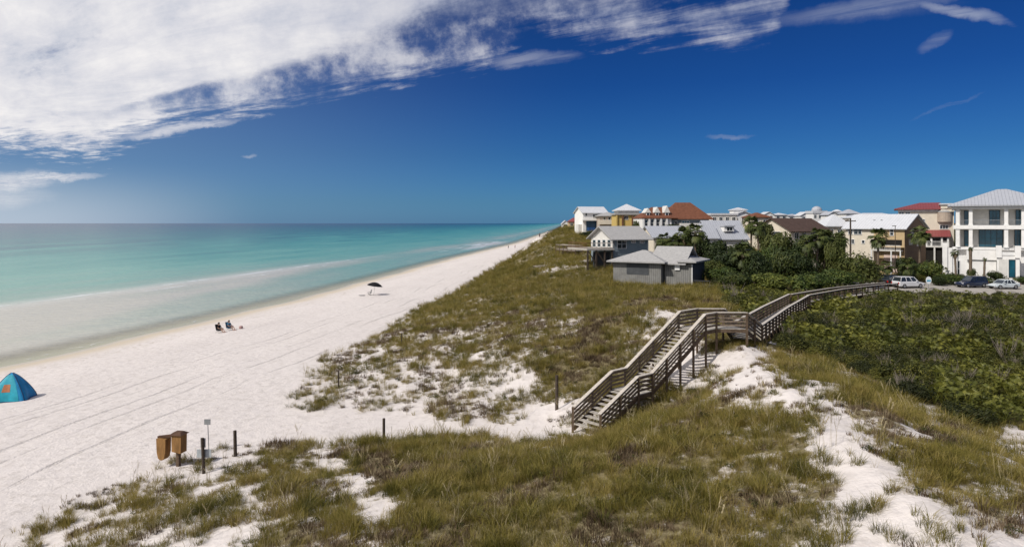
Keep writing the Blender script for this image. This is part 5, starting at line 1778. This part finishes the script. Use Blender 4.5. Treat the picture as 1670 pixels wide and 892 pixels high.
def drape(name, x0, x1, y0, y1, lift, m, step=1.0, kerb=0.0):
    xsn = np.linspace(x0, x1, max(2, int((x1 - x0) / step) + 1)); ysn = np.linspace(y0, y1, max(2, int((y1 - y0) / step) + 1))
    A, B = np.meshgrid(xsn, ysn)
    Zt = terrain(A, B) + lift
    nx_, ny_ = len(xsn), len(ysn)
    id_ = np.arange(ny_)[:, None] * nx_ + np.arange(nx_)[None, :]
    q = np.stack([id_[:-1, :-1], id_[:-1, 1:], id_[1:, 1:], id_[1:, :-1]], -1).reshape(-1, 4)
    me_ = np_mesh(name, np.stack([A, B, Zt], -1).reshape(-1, 3), quads=q, mat=m, smooth=True)
    o = obj(name, me_)
    return o


tag(drape('parking_lot', 50, 96, 94.5, 110.5, .05, M['asphalt']), 'pale paved parking lot behind the scrub', 'parking lot', kind='structure')
for k in range(12):
    x = 55.5 + k * 3.0
    tag(drape('painted_line', x, x + .12, 104.6, 109.5, .056, M['paint'], .5), kind='structure')

CARP = {}


def paint(name, c):
    m, t = mat(name)
    g = t.n('ShaderNodeNewGeometry')
    n = t.noise(g.outputs['Position'], 1.5, 3.0)
    b = t.n('ShaderNodeBsdfPrincipled', {'Base Color': t.ramp(n, [(.3, tuple(x * .85 for x in c)), (.7, c)]), 'Roughness': 0.28, 'Specular IOR Level': .5, 'Coat Weight': .6, 'Coat Roughness': .08})
    t.n('ShaderNodeOutputMaterial', {'Surface': b})
    return m


M['tyre'] = surf('tyre_rubber', (0.02, 0.02, 0.02), .9, .1, 5)
M['rim'] = surf('alloy_rim', (0.45, 0.45, 0.46), .35, .05, 5, .5, .8)
M['lampred'] = surf('red_lamp_lens', (0.35, 0.015, 0.012), .2, .1, 5, .5)
M['lampclear'] = surf('clear_lamp_lens', (0.6, 0.6, 0.62), .15, .1, 5, .6)
M['plastic'] = surf('black_plastic', (0.03, 0.03, 0.032), .6, .1, 5, .4)


def loft(rings, cap=True):
    mb = MB()
    n = len(rings[0])
    vs_ = [p for r_ in rings for p in r_]
    fs = []
    for i in range(len(rings) - 1):
        for k in range(n):
            k2 = (k + 1) % n
            fs.append((i * n + k, i * n + k2, (i + 1) * n + k2, (i + 1) * n + k))
    fs.append(tuple(range(n))[::-1]); fs.append(tuple((len(rings) - 1) * n + k for k in range(n)))
    mb.add(vs_, fs)
    return mb


def car(name, label, paintm, loc, rotz, suv=True, L=4.7, W=1.85):
    """car along +x (nose at +x); body, cabin glass, roof, wheels, lamps and mirrors are parts"""
    root = thing(name, label, 'car', loc, rotz, 'cars in the lot')
    H_ = 1.78 if suv else 1.45
    belt = 1.08 if suv else .92
    hl = L / 2
    def ring(x, w, z0, z1):
        h = w / 2
        return [(x, -h * .92, z0), (x, -h, z0 + .12), (x, -h, z1 - .16), (x, -h * .93, z1 - .03), (x, -h * .5, z1), (x, h * .5, z1), (x, h * .93, z1 - .03), (x, h, z1 - .16), (x, h, z0 + .12), (x, h * .92, z0)]
    st = [(-hl, .86, .45, belt - .12), (-hl + .12, .95, .32, belt), (-hl + .8, 1, .26, belt + .02), (0, 1, .25, belt), (hl - 1.45, 1, .26, belt - .02), (hl - 1.0, .99, .26, belt - .10), (hl - .3, .93, .30, belt - .22), (hl - .05, .84, .36, belt - .36), (hl, .78, .45, belt - .5)]
    b = loft([ring(x, W * k, a, c) for x, k, a, c in st]).build('body', paintm, root, smooth=False)
    bev = b.modifiers.new('bevel', 'BEVEL'); bev.width = .03; bev.segments = 2; bev.limit_method = 'ANGLE'
    rb = -hl + (.25 if suv else .75); rt = -hl + (.5 if suv else 1.35)
    fb = hl - 1.35; ft = hl - 2.05
    w0, w1 = W * .93 / 2, W * .74 / 2
    def cabin(i, z):
        f = (z - belt) / (H_ - belt)
        return [rb + (rt - rb) * f, fb + (ft - fb) * f, w0 + (w1 - w0) * f]
    mb = MB()
    a = cabin(0, belt - .02); c = cabin(0, H_ - .07)
    V = [(a[0], -a[2], belt - .02), (a[1], -a[2], belt - .02), (a[1], a[2], belt - .02), (a[0], a[2], belt - .02), (c[0], -c[2], H_ - .07), (c[1], -c[2], H_ - .07), (c[1], c[2], H_ - .07), (c[0], c[2], H_ - .07)]
    mb.add(V, [(3, 2, 1, 0), (4, 5, 6, 7), (0, 1, 5, 4), (1, 2, 6, 5), (2, 3, 7, 6), (3, 0, 4, 7)])
    mb.build('window', HM['glass'], root)
    c2 = cabin(0, H_)
    rf = loft([[(x, -w, z), (x, w, z), (x, w * .9, z + t_), (x, -w * .9, z + t_)] for x, w, z, t_ in
               ((c[0] - .06, c[2] * .95, H_ - .08, .03), (c[0] + .15, c[2] + .03, H_ - .08, .08), ((c[0] + c[1]) / 2, c[2] + .03, H_ - .08, .10), (c[1] - .15, c[2] + .03, H_ - .08, .08), (c[1] + .06, c[2] * .95, H_ - .09, .03))])
    rf.build('roof', paintm, root)
    for fx in (0.0, .34, .66, 1.0):
        for s in (-1, 1):
            lo = Vector((a[0] + (a[1] - a[0]) * fx, s * (a[2] + .005), belt - .03)); hi = Vector((c[0] + (c[1] - c[0]) * fx, s * (c[2] + .005), H_ - .06))
            MB().bar(lo, hi, .09, .05, up=(0, s, 0)).build('pillar', paintm, root)
    for x in (-hl + .88, hl - .92):
        for s in (-1, 1):
            y = s * (W / 2 - .12)
            arch = MB(); arch.lathe([(.40, 0), (.40, .16)], 20)
            arch.v = [(x + p[0], y + s * (p[2] - .02), .36 + p[1]) for p in arch.v]
            wh = MB(); wh.lathe([(.20, -.11), (.33, -.11), (.355, -.06), (.355, .06), (.33, .11), (.20, .11)], 20)
            wh.v = [(x + p[0], y + p[2] + s * .03, .355 + p[1]) for p in wh.v]
            wo = wh.build('wheel', M['tyre'], root)
            rm = MB(); rm.lathe([(.20, 0), (.19, .03), (.06, .02), (.01, .04)], 12)
            rm.v = [(x + p[0], y + s * (.145 + p[2] * .4), .355 + p[1]) for p in rm.v]
            rm.build('rim', M['rim'], wo)
    for s in (-1, 1):
        MB().box(hl - .22, hl - .06, s * W * .36 - .17, s * W * .36 + .17, belt - .44, belt - .30).build('headlight', M['lampclear'], root)
        MB().box(-hl - .02, -hl + .10, s * W * .38 - .10, s * W * .38 + .10, belt - .42, belt - .12).build('tail_light', M['lampred'], root)
        MB().box(fb - .38, fb - .18, s * (W / 2 + .04) - .08, s * (W / 2 + .04) + .08, belt - .02, belt + .13).build('mirror', paintm, root)
    MB().box(hl - .06, hl + .05, -W * .40, W * .40, .34, .50).build('bumper', M['plastic'], root)
    MB().box(-hl - .05, -hl + .06, -W * .40, W * .40, .36, .52).build('bumper', M['plastic'], root)
    return root


def place(px, Y):
    x = (px - 835) / FPX * Y
    return (x, Y, gz(x, Y) + .05)


car('parked_car', 'black SUV mostly hidden behind the white SUV beside the big tree', paint('black_paint', (0.012, 0.012, 0.016)), place(1452, 106.5), R(35))
car('parked_car', 'white SUV seen from its rear left corner right of the boardwalk end', paint('white_paint', (0.68, 0.68, 0.69)), place(1481, 104.0), R(12))
car('parked_car', 'dark blue SUV parked before the mansion terrace', paint('dark_blue_paint', (0.008, 0.016, 0.045)), place(1584, 105.0), R(188), L=4.6)
car('parked_car', 'pale silver hatchback parked at the right edge before the mansion', paint('silver_blue_paint', (0.55, 0.60, 0.62)), place(1636, 103.5), R(186), suv=False, L=4.4)

# small rounded sign by the lot
p = place(1514, 103.0)
t = thing('lot_sign', 'small rounded white and pale blue sign between the white and the blue SUV', 'sign', p)
MB().tube([(0, 0, -.4), (0, 0, 1.5)], .04, 8).build('post', HM['metal'], t)
mb = MB(); mb.lathe([(.01, -.03), (.42, -.03), (.42, .03), (.01, .03)], 24)
mb.v = [(q[0], q[2] - .08, 1.32 + q[1] * 1.35) for q in mb.v]
mb.build('board', surf('sign_white', (.70, .74, .76), .5, .04, 3), t)
MB().box(-.30, .30, -.125, -.112, 1.12, 1.38).build('blue_band', surf('sign_blue', (.10, .35, .50), .5, .1, 3), t)
# utility pole and a street lamp pole
p = place(1387, 111.0)
t = thing('utility_pole', 'tall dark wooden utility pole left of the cream and tan house', 'pole', p)
zt = CAM_Z - (356 - HOR) / FPX * 111 - p[2]
MB().tube([(0, 0, -.5), (0, 0, zt)], [.17, .12], 10).build('pole', M['darkpost'], t)
MB().box(-.9, .9, -.06, .06, zt - .55, zt - .40).build('crossarm', M['darkpost'], t)
for x in (-.75, .75): MB().lathe([(.05, 0), (.07, .06), (.04, .16)], 8, (x, 0, zt - .40)).build('insulator', HM['offwhite'], t)
p = place(1460, 110.0)
t = thing('lamp_pole', 'thin dark lamp pole in front of the tan house corner', 'lamp pole', p)
zt = CAM_Z - (369 - HOR) / FPX * 110 - p[2]
MB().tube([(0, 0, -.5), (0, 0, zt)], [.08, .05], 8).build('pole', M['darkpost'], t)
MB().box(-.5, .12, -.09, .09, zt, zt + .10).build('lamp_head', M['darkpost'], t)

# ---------------------------------------------------------------- posts of the dune rope line
def rope_post(label, px, py, top, w=.10, lean=0.0, m='darkpost', gp='posts along the dune edge'):
    x, y, z = ground(px, py)
    h = (py - top) / FPX * y
    mb = MB()
    mb.tube([(0, 0, -.4), (lean * .5, 0, h * .5), (lean, 0, h)], [w * .55, w * .52, w * .5], 9)
    o = mb.build('dune_post', M[m])
    o.location = (x, y, z)
    return tag(o, label, 'post', gp)


rope_post('dark post at the grass edge right of the wooden bins', 384, 744, 702, .17, -.03)
rope_post('lone dark post at the top edge of the foreground grass', 626, 722, 682, .15)
rope_post('dark post in the grass left of the foot of the stairs', 908, 668, 612, .20)
rope_post('thin dark post on the left part of the middle dune', 552, 634, 604, .10)
rope_post('short thin post in the grass of the middle dune', 655, 563, 543, .10)
x, y, z = ground(333, 772)
t = thing('post_with_panel', 'leaning dark post with a pale grey panel behind it beside the bins', 'sign', (x, y, z))
MB().tube([(0, 0, -.4), (-.10, .02, 1.75)], [.085, .075], 9).build('post', M['darkpost'], t)
MB().box(-.42, .28, .12, .16, .75, 1.15).build('panel', surf('pale_grey_panel', (.42, .45, .46), .6, .1, 4), t)
MB().box(-.24, .02, .10, .115, 1.25, 1.72).build('panel', surf('faded_panel', (.46, .46, .46), .6, .1, 4), t)
x, y, z = ground(341, 735)
t = thing('sign', 'small square sign on a thin pole behind the post with the grey panel', 'sign', (x, y, z))
h = (735 - 684) / FPX * y
MB().tube([(0, 0, -.3), (-.08, 0, h)], .022, 6).build('pole', HM['metal'], t)
MB().box(-.25, .09, -.05, -.02, h - .28, h + .02).build('board', surf('grey_sign_board', (.25, .26, .26), .6, .1, 4), t)

# wooden bins on a post
M['binwood'] = surf('orange_brown_wood', (0.27, 0.145, 0.052), .8, .2, 5.0, .2, bump=.3, stretch=(1, 1, .3))
M['binlid'] = surf('dark_brown_lid', (0.10, 0.055, 0.035), .8, .15, 5.0, .2)
x, y, z = ground(291, 760)
s = y / FPX
t = thing('wooden_bin_stand', 'post carrying two orange brown wooden bins, one hung lower on a crossbar', 'bin stand', (x, y, z), R(-12))
MB().box(-.085, .085, -.085, .085, -.4, 52 * s).build('post', M['post'], t)
wbin = MB().prism([(-.16, 26 * s), (.36, 24 * s), (.38, 54 * s), (-.18, 54 * s)], 'y', -.30, .16)
wb = wbin.build('bin', M['binwood'], t)
lid = MB()
lid.add([(-.26, -.40, 53.5 * s), (.46, -.40, 53.5 * s), (.46, .26, 53.5 * s), (-.26, .26, 53.5 * s), (-.10, -.22, 57.5 * s), (.28, -.22, 57.5 * s), (.28, .08, 57.5 * s), (-.10, .08, 57.5 * s)],
        [(0, 1, 2, 3), (4, 5, 6, 7), (0, 1, 5, 4), (1, 2, 6, 5), (2, 3, 7, 6), (3, 0, 4, 7)])
lid.build('lid', M['binlid'], wb)
poly = [(-1.03, 46 * s), (-1.0, 24 * s), (-.93, 15 * s), (-.82, 11.5 * s), (-.68, 11.5 * s), (-.57, 15 * s), (-.50, 24 * s), (-.48, 46 * s)]
MB().prism(poly, 'y', -.36, .06).build('bin', M['binwood'], t)
MB().bar((-1.06, -.16, 47 * s), (-.1, -.16, 52 * s), .14, .11).build('crossbar', M['binlid'], t)

# ---------------------------------------------------------------- beach tent at the left edge
x, y, z = ground(4, 652)
y = 48.5; x = -36.45; z = gz(x, y)
t = thing('beach_tent', 'bright blue pop up beach tent with an orange window at the left edge', 'tent', (x, y, z), R(14))
M['tent'] = surf('blue_tent_nylon', (0.018, 0.25, 0.50), .55, .14, 2.5, .3)
M['tent2'] = surf('teal_tent_nylon', (0.02, 0.33, 0.42), .55, .12, 2.5, .3)
M['tentdark'] = surf('navy_tent_piping', (0.012, 0.035, 0.10), .6, .1, 3, .3)
M['orange'] = surf('orange_tent_panel', (0.42, 0.16, 0.07), .6, .12, 3, .3)
HT, RT = 1.95, 1.42


def tent_pt(a, f, k=1.0):
    """a angle, f height fraction; squarish plan that rounds to the apex"""
    q = (1 - f ** 1.5) ** .72 if f < 1 else 0.0
    sqr = 1 / max(abs(math.cos(a)), abs(math.sin(a)))
    rr = RT * q * (1 + (min(sqr, 1.32) - 1) * (1 - f) * .9) * (.86 + .06 * math.cos(4 * a + math.pi)) * k
    sag = .05 * math.cos(4 * a) * (1 - f)
    return (rr * math.cos(a), rr * math.sin(a) * .82, HT * f)


na_, nf_ = 48, 14
V = [tent_pt(2 * math.pi * i / na_, j / nf_) for j in range(nf_) for i in range(na_)] + [(0, 0, HT)]
F = []
for j in range(nf_ - 1):
    for i in range(na_):
        i2 = (i + 1) % na_
        F.append((j * na_ + i, j * na_ + i2, (j + 1) * na_ + i2, (j + 1) * na_ + i))
for i in range(na_): F.append(((nf_ - 1) * na_ + i, (nf_ - 1) * na_ + (i + 1) % na_, nf_ * na_))
cn = MB(); cn.add(V, F); cn.build('canopy', M['tent'], t, smooth=True)
for k in range(4):
    a = math.pi / 4 + k * math.pi / 2
    MB().tube([tent_pt(a, f, 1.012) for f in np.linspace(0, .985, 12)], .028, 6).build('pole', M['tentdark'], t)
# the teal door panel faces the camera, with the orange window in it
def patch(a0, a1, f0, f1, k, name, m, par):
    mb = MB(); n = 10
    V = [tent_pt(a0 + (a1 - a0) * i / n, f0 + (f1 - f0) * j / n, k) for j in range(n + 1) for i in range(n + 1)]
    mb.add(V, [(j * (n + 1) + i, j * (n + 1) + i + 1, (j + 1) * (n + 1) + i + 1, (j + 1) * (n + 1) + i) for j in range(n) for i in range(n)])
    return mb.build(name, m, par, smooth=True)
dp = patch(-2.30, -.98, .03, .93, 1.015, 'door_panel', M['tent2'], t)
patch(-1.88, -1.36, .36, .62, 1.03, 'window', M['orange'], dp)
MB().tube([tent_pt(a, .01, 1.02) for a in np.linspace(0, 2 * math.pi, 40)], .035, 6, cap=False).build('hem', M['tentdark'], t)

# ---------------------------------------------------------------- people (one continuous skinned body each)
SKIN = surf('skin', (0.42, 0.24, 0.16), .6, .06, 8, .3)


def body_from(name, joints, edges, radii, m, parent=None, smooth=True, root=0):
    me_ = bpy.data.meshes.new(name)
    me_.from_pydata([tuple(j) for j in joints], edges, [])
    o = bpy.data.objects.new(name, me_)
    col.objects.link(o)
    sk = o.modifiers.new('skin', 'SKIN')
    for i, r_ in enumerate(radii):
        r_ = r_ if hasattr(r_, '__len__') else (r_, r_)
        me_.skin_vertices[0].data[i].radius = r_
    me_.skin_vertices[0].data[root].use_root = True
    sb = o.modifiers.new('sub', 'SUBSURF'); sb.levels = 1; sb.render_levels = 1
    dg = bpy.context.evaluated_depsgraph_get()
    dg.update()
    nm = bpy.data.meshes.new_from_object(o.evaluated_get(dg))
    nm.materials.clear(); nm.materials.append(m)
    nm.polygons.foreach_set('use_smooth', [smooth] * len(nm.polygons))
    o.modifiers.clear()
    o.data = nm
    if parent is not None: o.parent = parent
    return o


def person(label, loc, rotz, pose, shirt, shorts, hair, group=None, scale=1.0):
    """figure faces +x; stand, walk or sit (hips at z .32, legs forward)"""
    root = thing('person', label, 'person', loc, rotz, group)
    root.scale = (scale,) * 3
    if pose == 'sit':
        J = {'pel': (0, 0, .38), 'belly': (-.06, 0, .55), 'chest': (-.12, 0, .75), 'neck': (-.12, 0, .92), 'head0': (-.11, 0, 1.00), 'head': (-.09, 0, 1.10),
             'shl': (-.12, .17, .85), 'ell': (-.02, .25, .62), 'wrl': (.20, .20, .52), 'hal': (.30, .17, .52), 'shr': (-.12, -.17, .85), 'elr': (-.02, -.25, .62), 'wrr': (.20, -.20, .52), 'har': (.30, -.17, .52),
             'hpl': (.02, .10, .38), 'knl': (.42, .13, .50), 'anl': (.75, .13, .10), 'tol': (.92, .14, .06), 'hpr': (.02, -.10, .38), 'knr': (.42, -.13, .50), 'anr': (.75, -.13, .10), 'tor': (.92, -.14, .06)}
    else:
        st = .0 if pose == 'stand' else .22
        J = {'pel': (0, 0, .95), 'belly': (0, 0, 1.10), 'chest': (0, 0, 1.32), 'neck': (0, 0, 1.50), 'head0': (.01, 0, 1.57), 'head': (.02, 0, 1.67),
             'shl': (0, .18, 1.43), 'ell': (-.03 - st * .4, .24, 1.15), 'wrl': (.03 - st * .5, .25, .90), 'hal': (.05 - st * .5, .25, .80), 'shr': (0, -.18, 1.43), 'elr': (-.03 + st * .5, -.24, 1.15), 'wrr': (.05 + st, -.24, .92), 'har': (.08 + st, -.23, .83),
             'hpl': (0, .10, .92), 'knl': (.02 + st * .7, .11, .50), 'anl': (.0 + st, .11, .09), 'tol': (.14 + st, .12, .04), 'hpr': (0, -.10, .92), 'knr': (.02 - st * .3, -.11, .50), 'anr': (-.02 - st * 1.2, -.11, .10), 'tor': (.12 - st * 1.2, -.12, .04)}
    keys = list(J)
    E = [('pel', 'belly'), ('belly', 'chest'), ('chest', 'neck'), ('neck', 'head0'), ('head0', 'head'), ('chest', 'shl'), ('shl', 'ell'), ('ell', 'wrl'), ('wrl', 'hal'), ('chest', 'shr'), ('shr', 'elr'), ('elr', 'wrr'), ('wrr', 'har'),
         ('pel', 'hpl'), ('hpl', 'knl'), ('knl', 'anl'), ('anl', 'tol'), ('pel', 'hpr'), ('hpr', 'knr'), ('knr', 'anr'), ('anr', 'tor')]
    rad = {'pel': (.13, .15), 'belly': (.11, .14), 'chest': (.12, .17), 'neck': .055, 'head0': .075, 'head': .10, 'sh': .065, 'el': .043, 'wr': .03, 'ha': .035, 'hp': .095, 'kn': .06, 'an': .04, 'to': .04}
    gr = lambda k: rad.get(k, rad.get(k[:2]))
    body_from('body', [J[k] for k in keys], [(keys.index(a), keys.index(b)) for a, b in E], [gr(k) for k in keys], SKIN, root)
    ks = ['pel', 'belly', 'chest', 'shl', 'ell', 'shr', 'elr']
    Es = [('pel', 'belly'), ('belly', 'chest'), ('chest', 'shl'), ('shl', 'ell'), ('chest', 'shr'), ('shr', 'elr')]
    body_from('shirt', [Vector(J[k]) for k in ks], [(ks.index(a), ks.index(b)) for a, b in Es], [(.145, .165), (.125, .155), (.135, .185), .08, .06, .08, .06], shirt, root)
    ks = ['pel', 'hpl', 'knl', 'hpr', 'knr']
    Es = [('pel', 'hpl'), ('hpl', 'knl'), ('pel', 'hpr'), ('hpr', 'knr')]
    body_from('shorts', [Vector(J[k]) for k in ks], [(ks.index(a), ks.index(b)) for a, b in Es], [(.15, .165), .115, .085, .115, .085], shorts, root)
    hx, hy, hz_ = J['head']
    mb = MB(); mb.lathe([(.112, -.06), (.118, .0), (.105, .06), (.065, .105), (.01, .12)], 14, (hx - .022, hy, hz_ + .01))
    mb.build('hair', hair, root, smooth=True)
    return root


def beach_chair(label, loc, rotz, fab, group='beach chairs'):
    t = thing('beach_chair', label, 'chair', loc, rotz, group)
    f = MB()
    for s in (-.29, .29):
        f.tube([(.30, s, .0), (-.25, s, .34), (-.42, s, .98)], .015, 6)
        f.tube([(-.36, s, .0), (.32, s, .33)], .015, 6)
        f.tube([(.30, s, .52), (-.30, s, .54)], .018, 6)
        f.tube([(.30, s, .52), (.30, s, .31)], .013, 6)
    f.build('frame', M['plastic'], t)
    MB().box(-.24, .31, -.27, .27, .295, .315).build('seat', fab, t)
    MB().bar((-.25, 0, .31), (-.42, 0, .98), .54, .02, up=(1, 0, .25)).build('backrest', fab, t)
    return t


cl = {k: surf('cloth_' + k, c, .85, .1, 6, .15) for k, c in {'black': (.015, .014, .016), 'charcoal': (.04, .04, .045), 'teal': (.06, .17, .27), 'navy': (.03, .05, .09), 'white': (.6, .6, .6), 'red': (.35, .06, .05), 'grey': (.2, .2, .2)}.items()}
hairm = {'dark': surf('dark_hair', (.03, .02, .015), .7, .2, 9), 'brown': surf('brown_hair', (.09, .055, .03), .7, .2, 9)}
for px, py, ch, sh, lab, hr in ((358, 542.5, 'black', 'black', 'black', 'dark'), (374.5, 538.5, 'teal', 'teal', 'blue grey', 'brown')):
    x, y, z = ground(px, py)
    rot = R(-170) if px > 360 else R(-20)
    rot = R(-25)
    beach_chair('%s low beach chair under the seated pair\'s %s sitter' % (lab, 'left' if px < 360 else 'right'), (x, y, z), rot, cl[ch])
    person('person in %s clothes seated low by the water, %s of the pair' % (lab, 'left' if px < 360 else 'right'), (x, y, z), rot, 'sit', cl[sh], cl['charcoal' if px < 360 else 'navy'], hairm[hr], 'people seated by the water')
x, y, z = ground(393, 536)
mb = MB(); mb.lathe([(.18, 0), (.24, .1), (.22, .28), (.12, .36)], 12)
b = mb.build('beach_bag', surf('dusty_pink_canvas', (.42, .27, .25), .9, .1, 6)); b.location = (x, y, z)
tag(b, 'small dusty pink bag on the sand right of the seated pair', 'bag')

# black umbrella with a chair below it
x, y, z = ground(608, 481)
t = thing('beach_umbrella', 'open black beach umbrella tilted over a low chair on the empty sand', 'umbrella', (x + .1, y, z))
hh = 2.15
MB().tube([(0, 0, -.3), (.35, 0, hh)], .022, 8).build('pole', HM['metal'], t)
cn = MB()
n = 8; rr = 1.42
top = Vector((.36, 0, hh + .12)); tilt = Matrix.Rotation(R(9), 3, 'Y')
V = [tuple(top)]
rings_ = [.35, .7, 1.0]
for q in rings_:
    for k in range(n * 3):
        a = 2 * math.pi * k / (n * 3)
        sc = 1 - .05 * q * (0 if k % 3 == 0 else 1)
        p = tilt @ Vector((rr * q * sc * math.cos(a), rr * q * sc * math.sin(a), -.62 * q ** 1.9 + (.0 if k % 3 else -.0)))
        V.append(tuple(top + p))
m3 = n * 3
F = [(0, 1 + k, 1 + (k + 1) % m3) for k in range(m3)]
for j in range(2):
    for k in range(m3):
        F.append((1 + j * m3 + k, 1 + j * m3 + (k + 1) % m3, 1 + (j + 1) * m3 + (k + 1) % m3, 1 + (j + 1) * m3 + k))
cn.add(V, F)
co = cn.build('canopy', cl['black'], t)
sol = co.modifiers.new('cloth', 'SOLIDIFY'); sol.thickness = .012
for k in range(n):
    a = 2 * math.pi * k / n
    P = [top + tilt @ Vector((rr * q * math.cos(a), rr * q * math.sin(a), -.62 * q ** 1.9 - .03)) for q in (0.02, .35, .7, .99)]
    MB().tube(P, .008, 5).build('rib', HM['metal'], t)
beach_chair('grey low beach chair in the shade of the black umbrella', (x - .55, y - .35, z), R(-150), cl['grey'])
towel = MB().box(-.9, .2, -.35, .35, 0, .02).build('beach_towel', cl['grey'])
towel.location = (x - 1.5, y - .5, z + .01)
tag(towel, 'flat grey towel on the sand left of the umbrella chair', 'towel')

# distant beach walkers, a few pixels each
for px, py, pose, sh, lab in ((829, 406, 'stand', 'charcoal', 'distant person in dark clothes on the far beach, left of two figures'), (840, 405, 'walk', 'red', 'distant person in a reddish top on the far beach, right of two figures'),
                             (880, 389, 'stand', 'navy', 'tiny figure in navy close to the far dune foot'), (893, 384, 'walk', 'white', 'tiny figure in white near the end of the visible beach')):
    x, y, z = ground(px, py)
    person(lab, (x, y, z), random.uniform(0, 6), pose, cl[sh], cl['navy'], hairm['dark'], 'people on the far beach')

# ---------------------------------------------------------------- far walkovers and decks
def flat_walk(label, px0, py0, px1, py1, Y0, Y1, h, w=1.5, name='boardwalk', gap=2.2, rails=2):
    a = ((px0 - 835) / FPX * Y0, Y0, CAM_Z - (py0 - HOR) / FPX * Y0 - h)
    b = ((px1 - 835) / FPX * Y1, Y1, CAM_Z - (py1 - HOR) / FPX * Y1 - h)
    return walkover(name, label, [a, b], [False], w, post_gap=gap, rails=rails)


flat_walk('low weathered boardwalk crossing the dune left of the stilted deck', 874, 434, 946, 431, 128, 122, 1.0)
flat_walk('dark beach stairs landing left of the slate blue house deck', 912, 399, 944, 401, 150, 140, 1.0)
walkover('dune_walkover', 'distant brown beach stairs descending the bluff near the horizon', [(15.5, 235, 5.2), (21.5, 238, 10.6)], [True], 1.8)
walkover('dune_walkover', 'far wooden stairs below the small red roofed cottage', [(22, 300, 6.8), (27.5, 303, 11.8)], [True], 1.8)
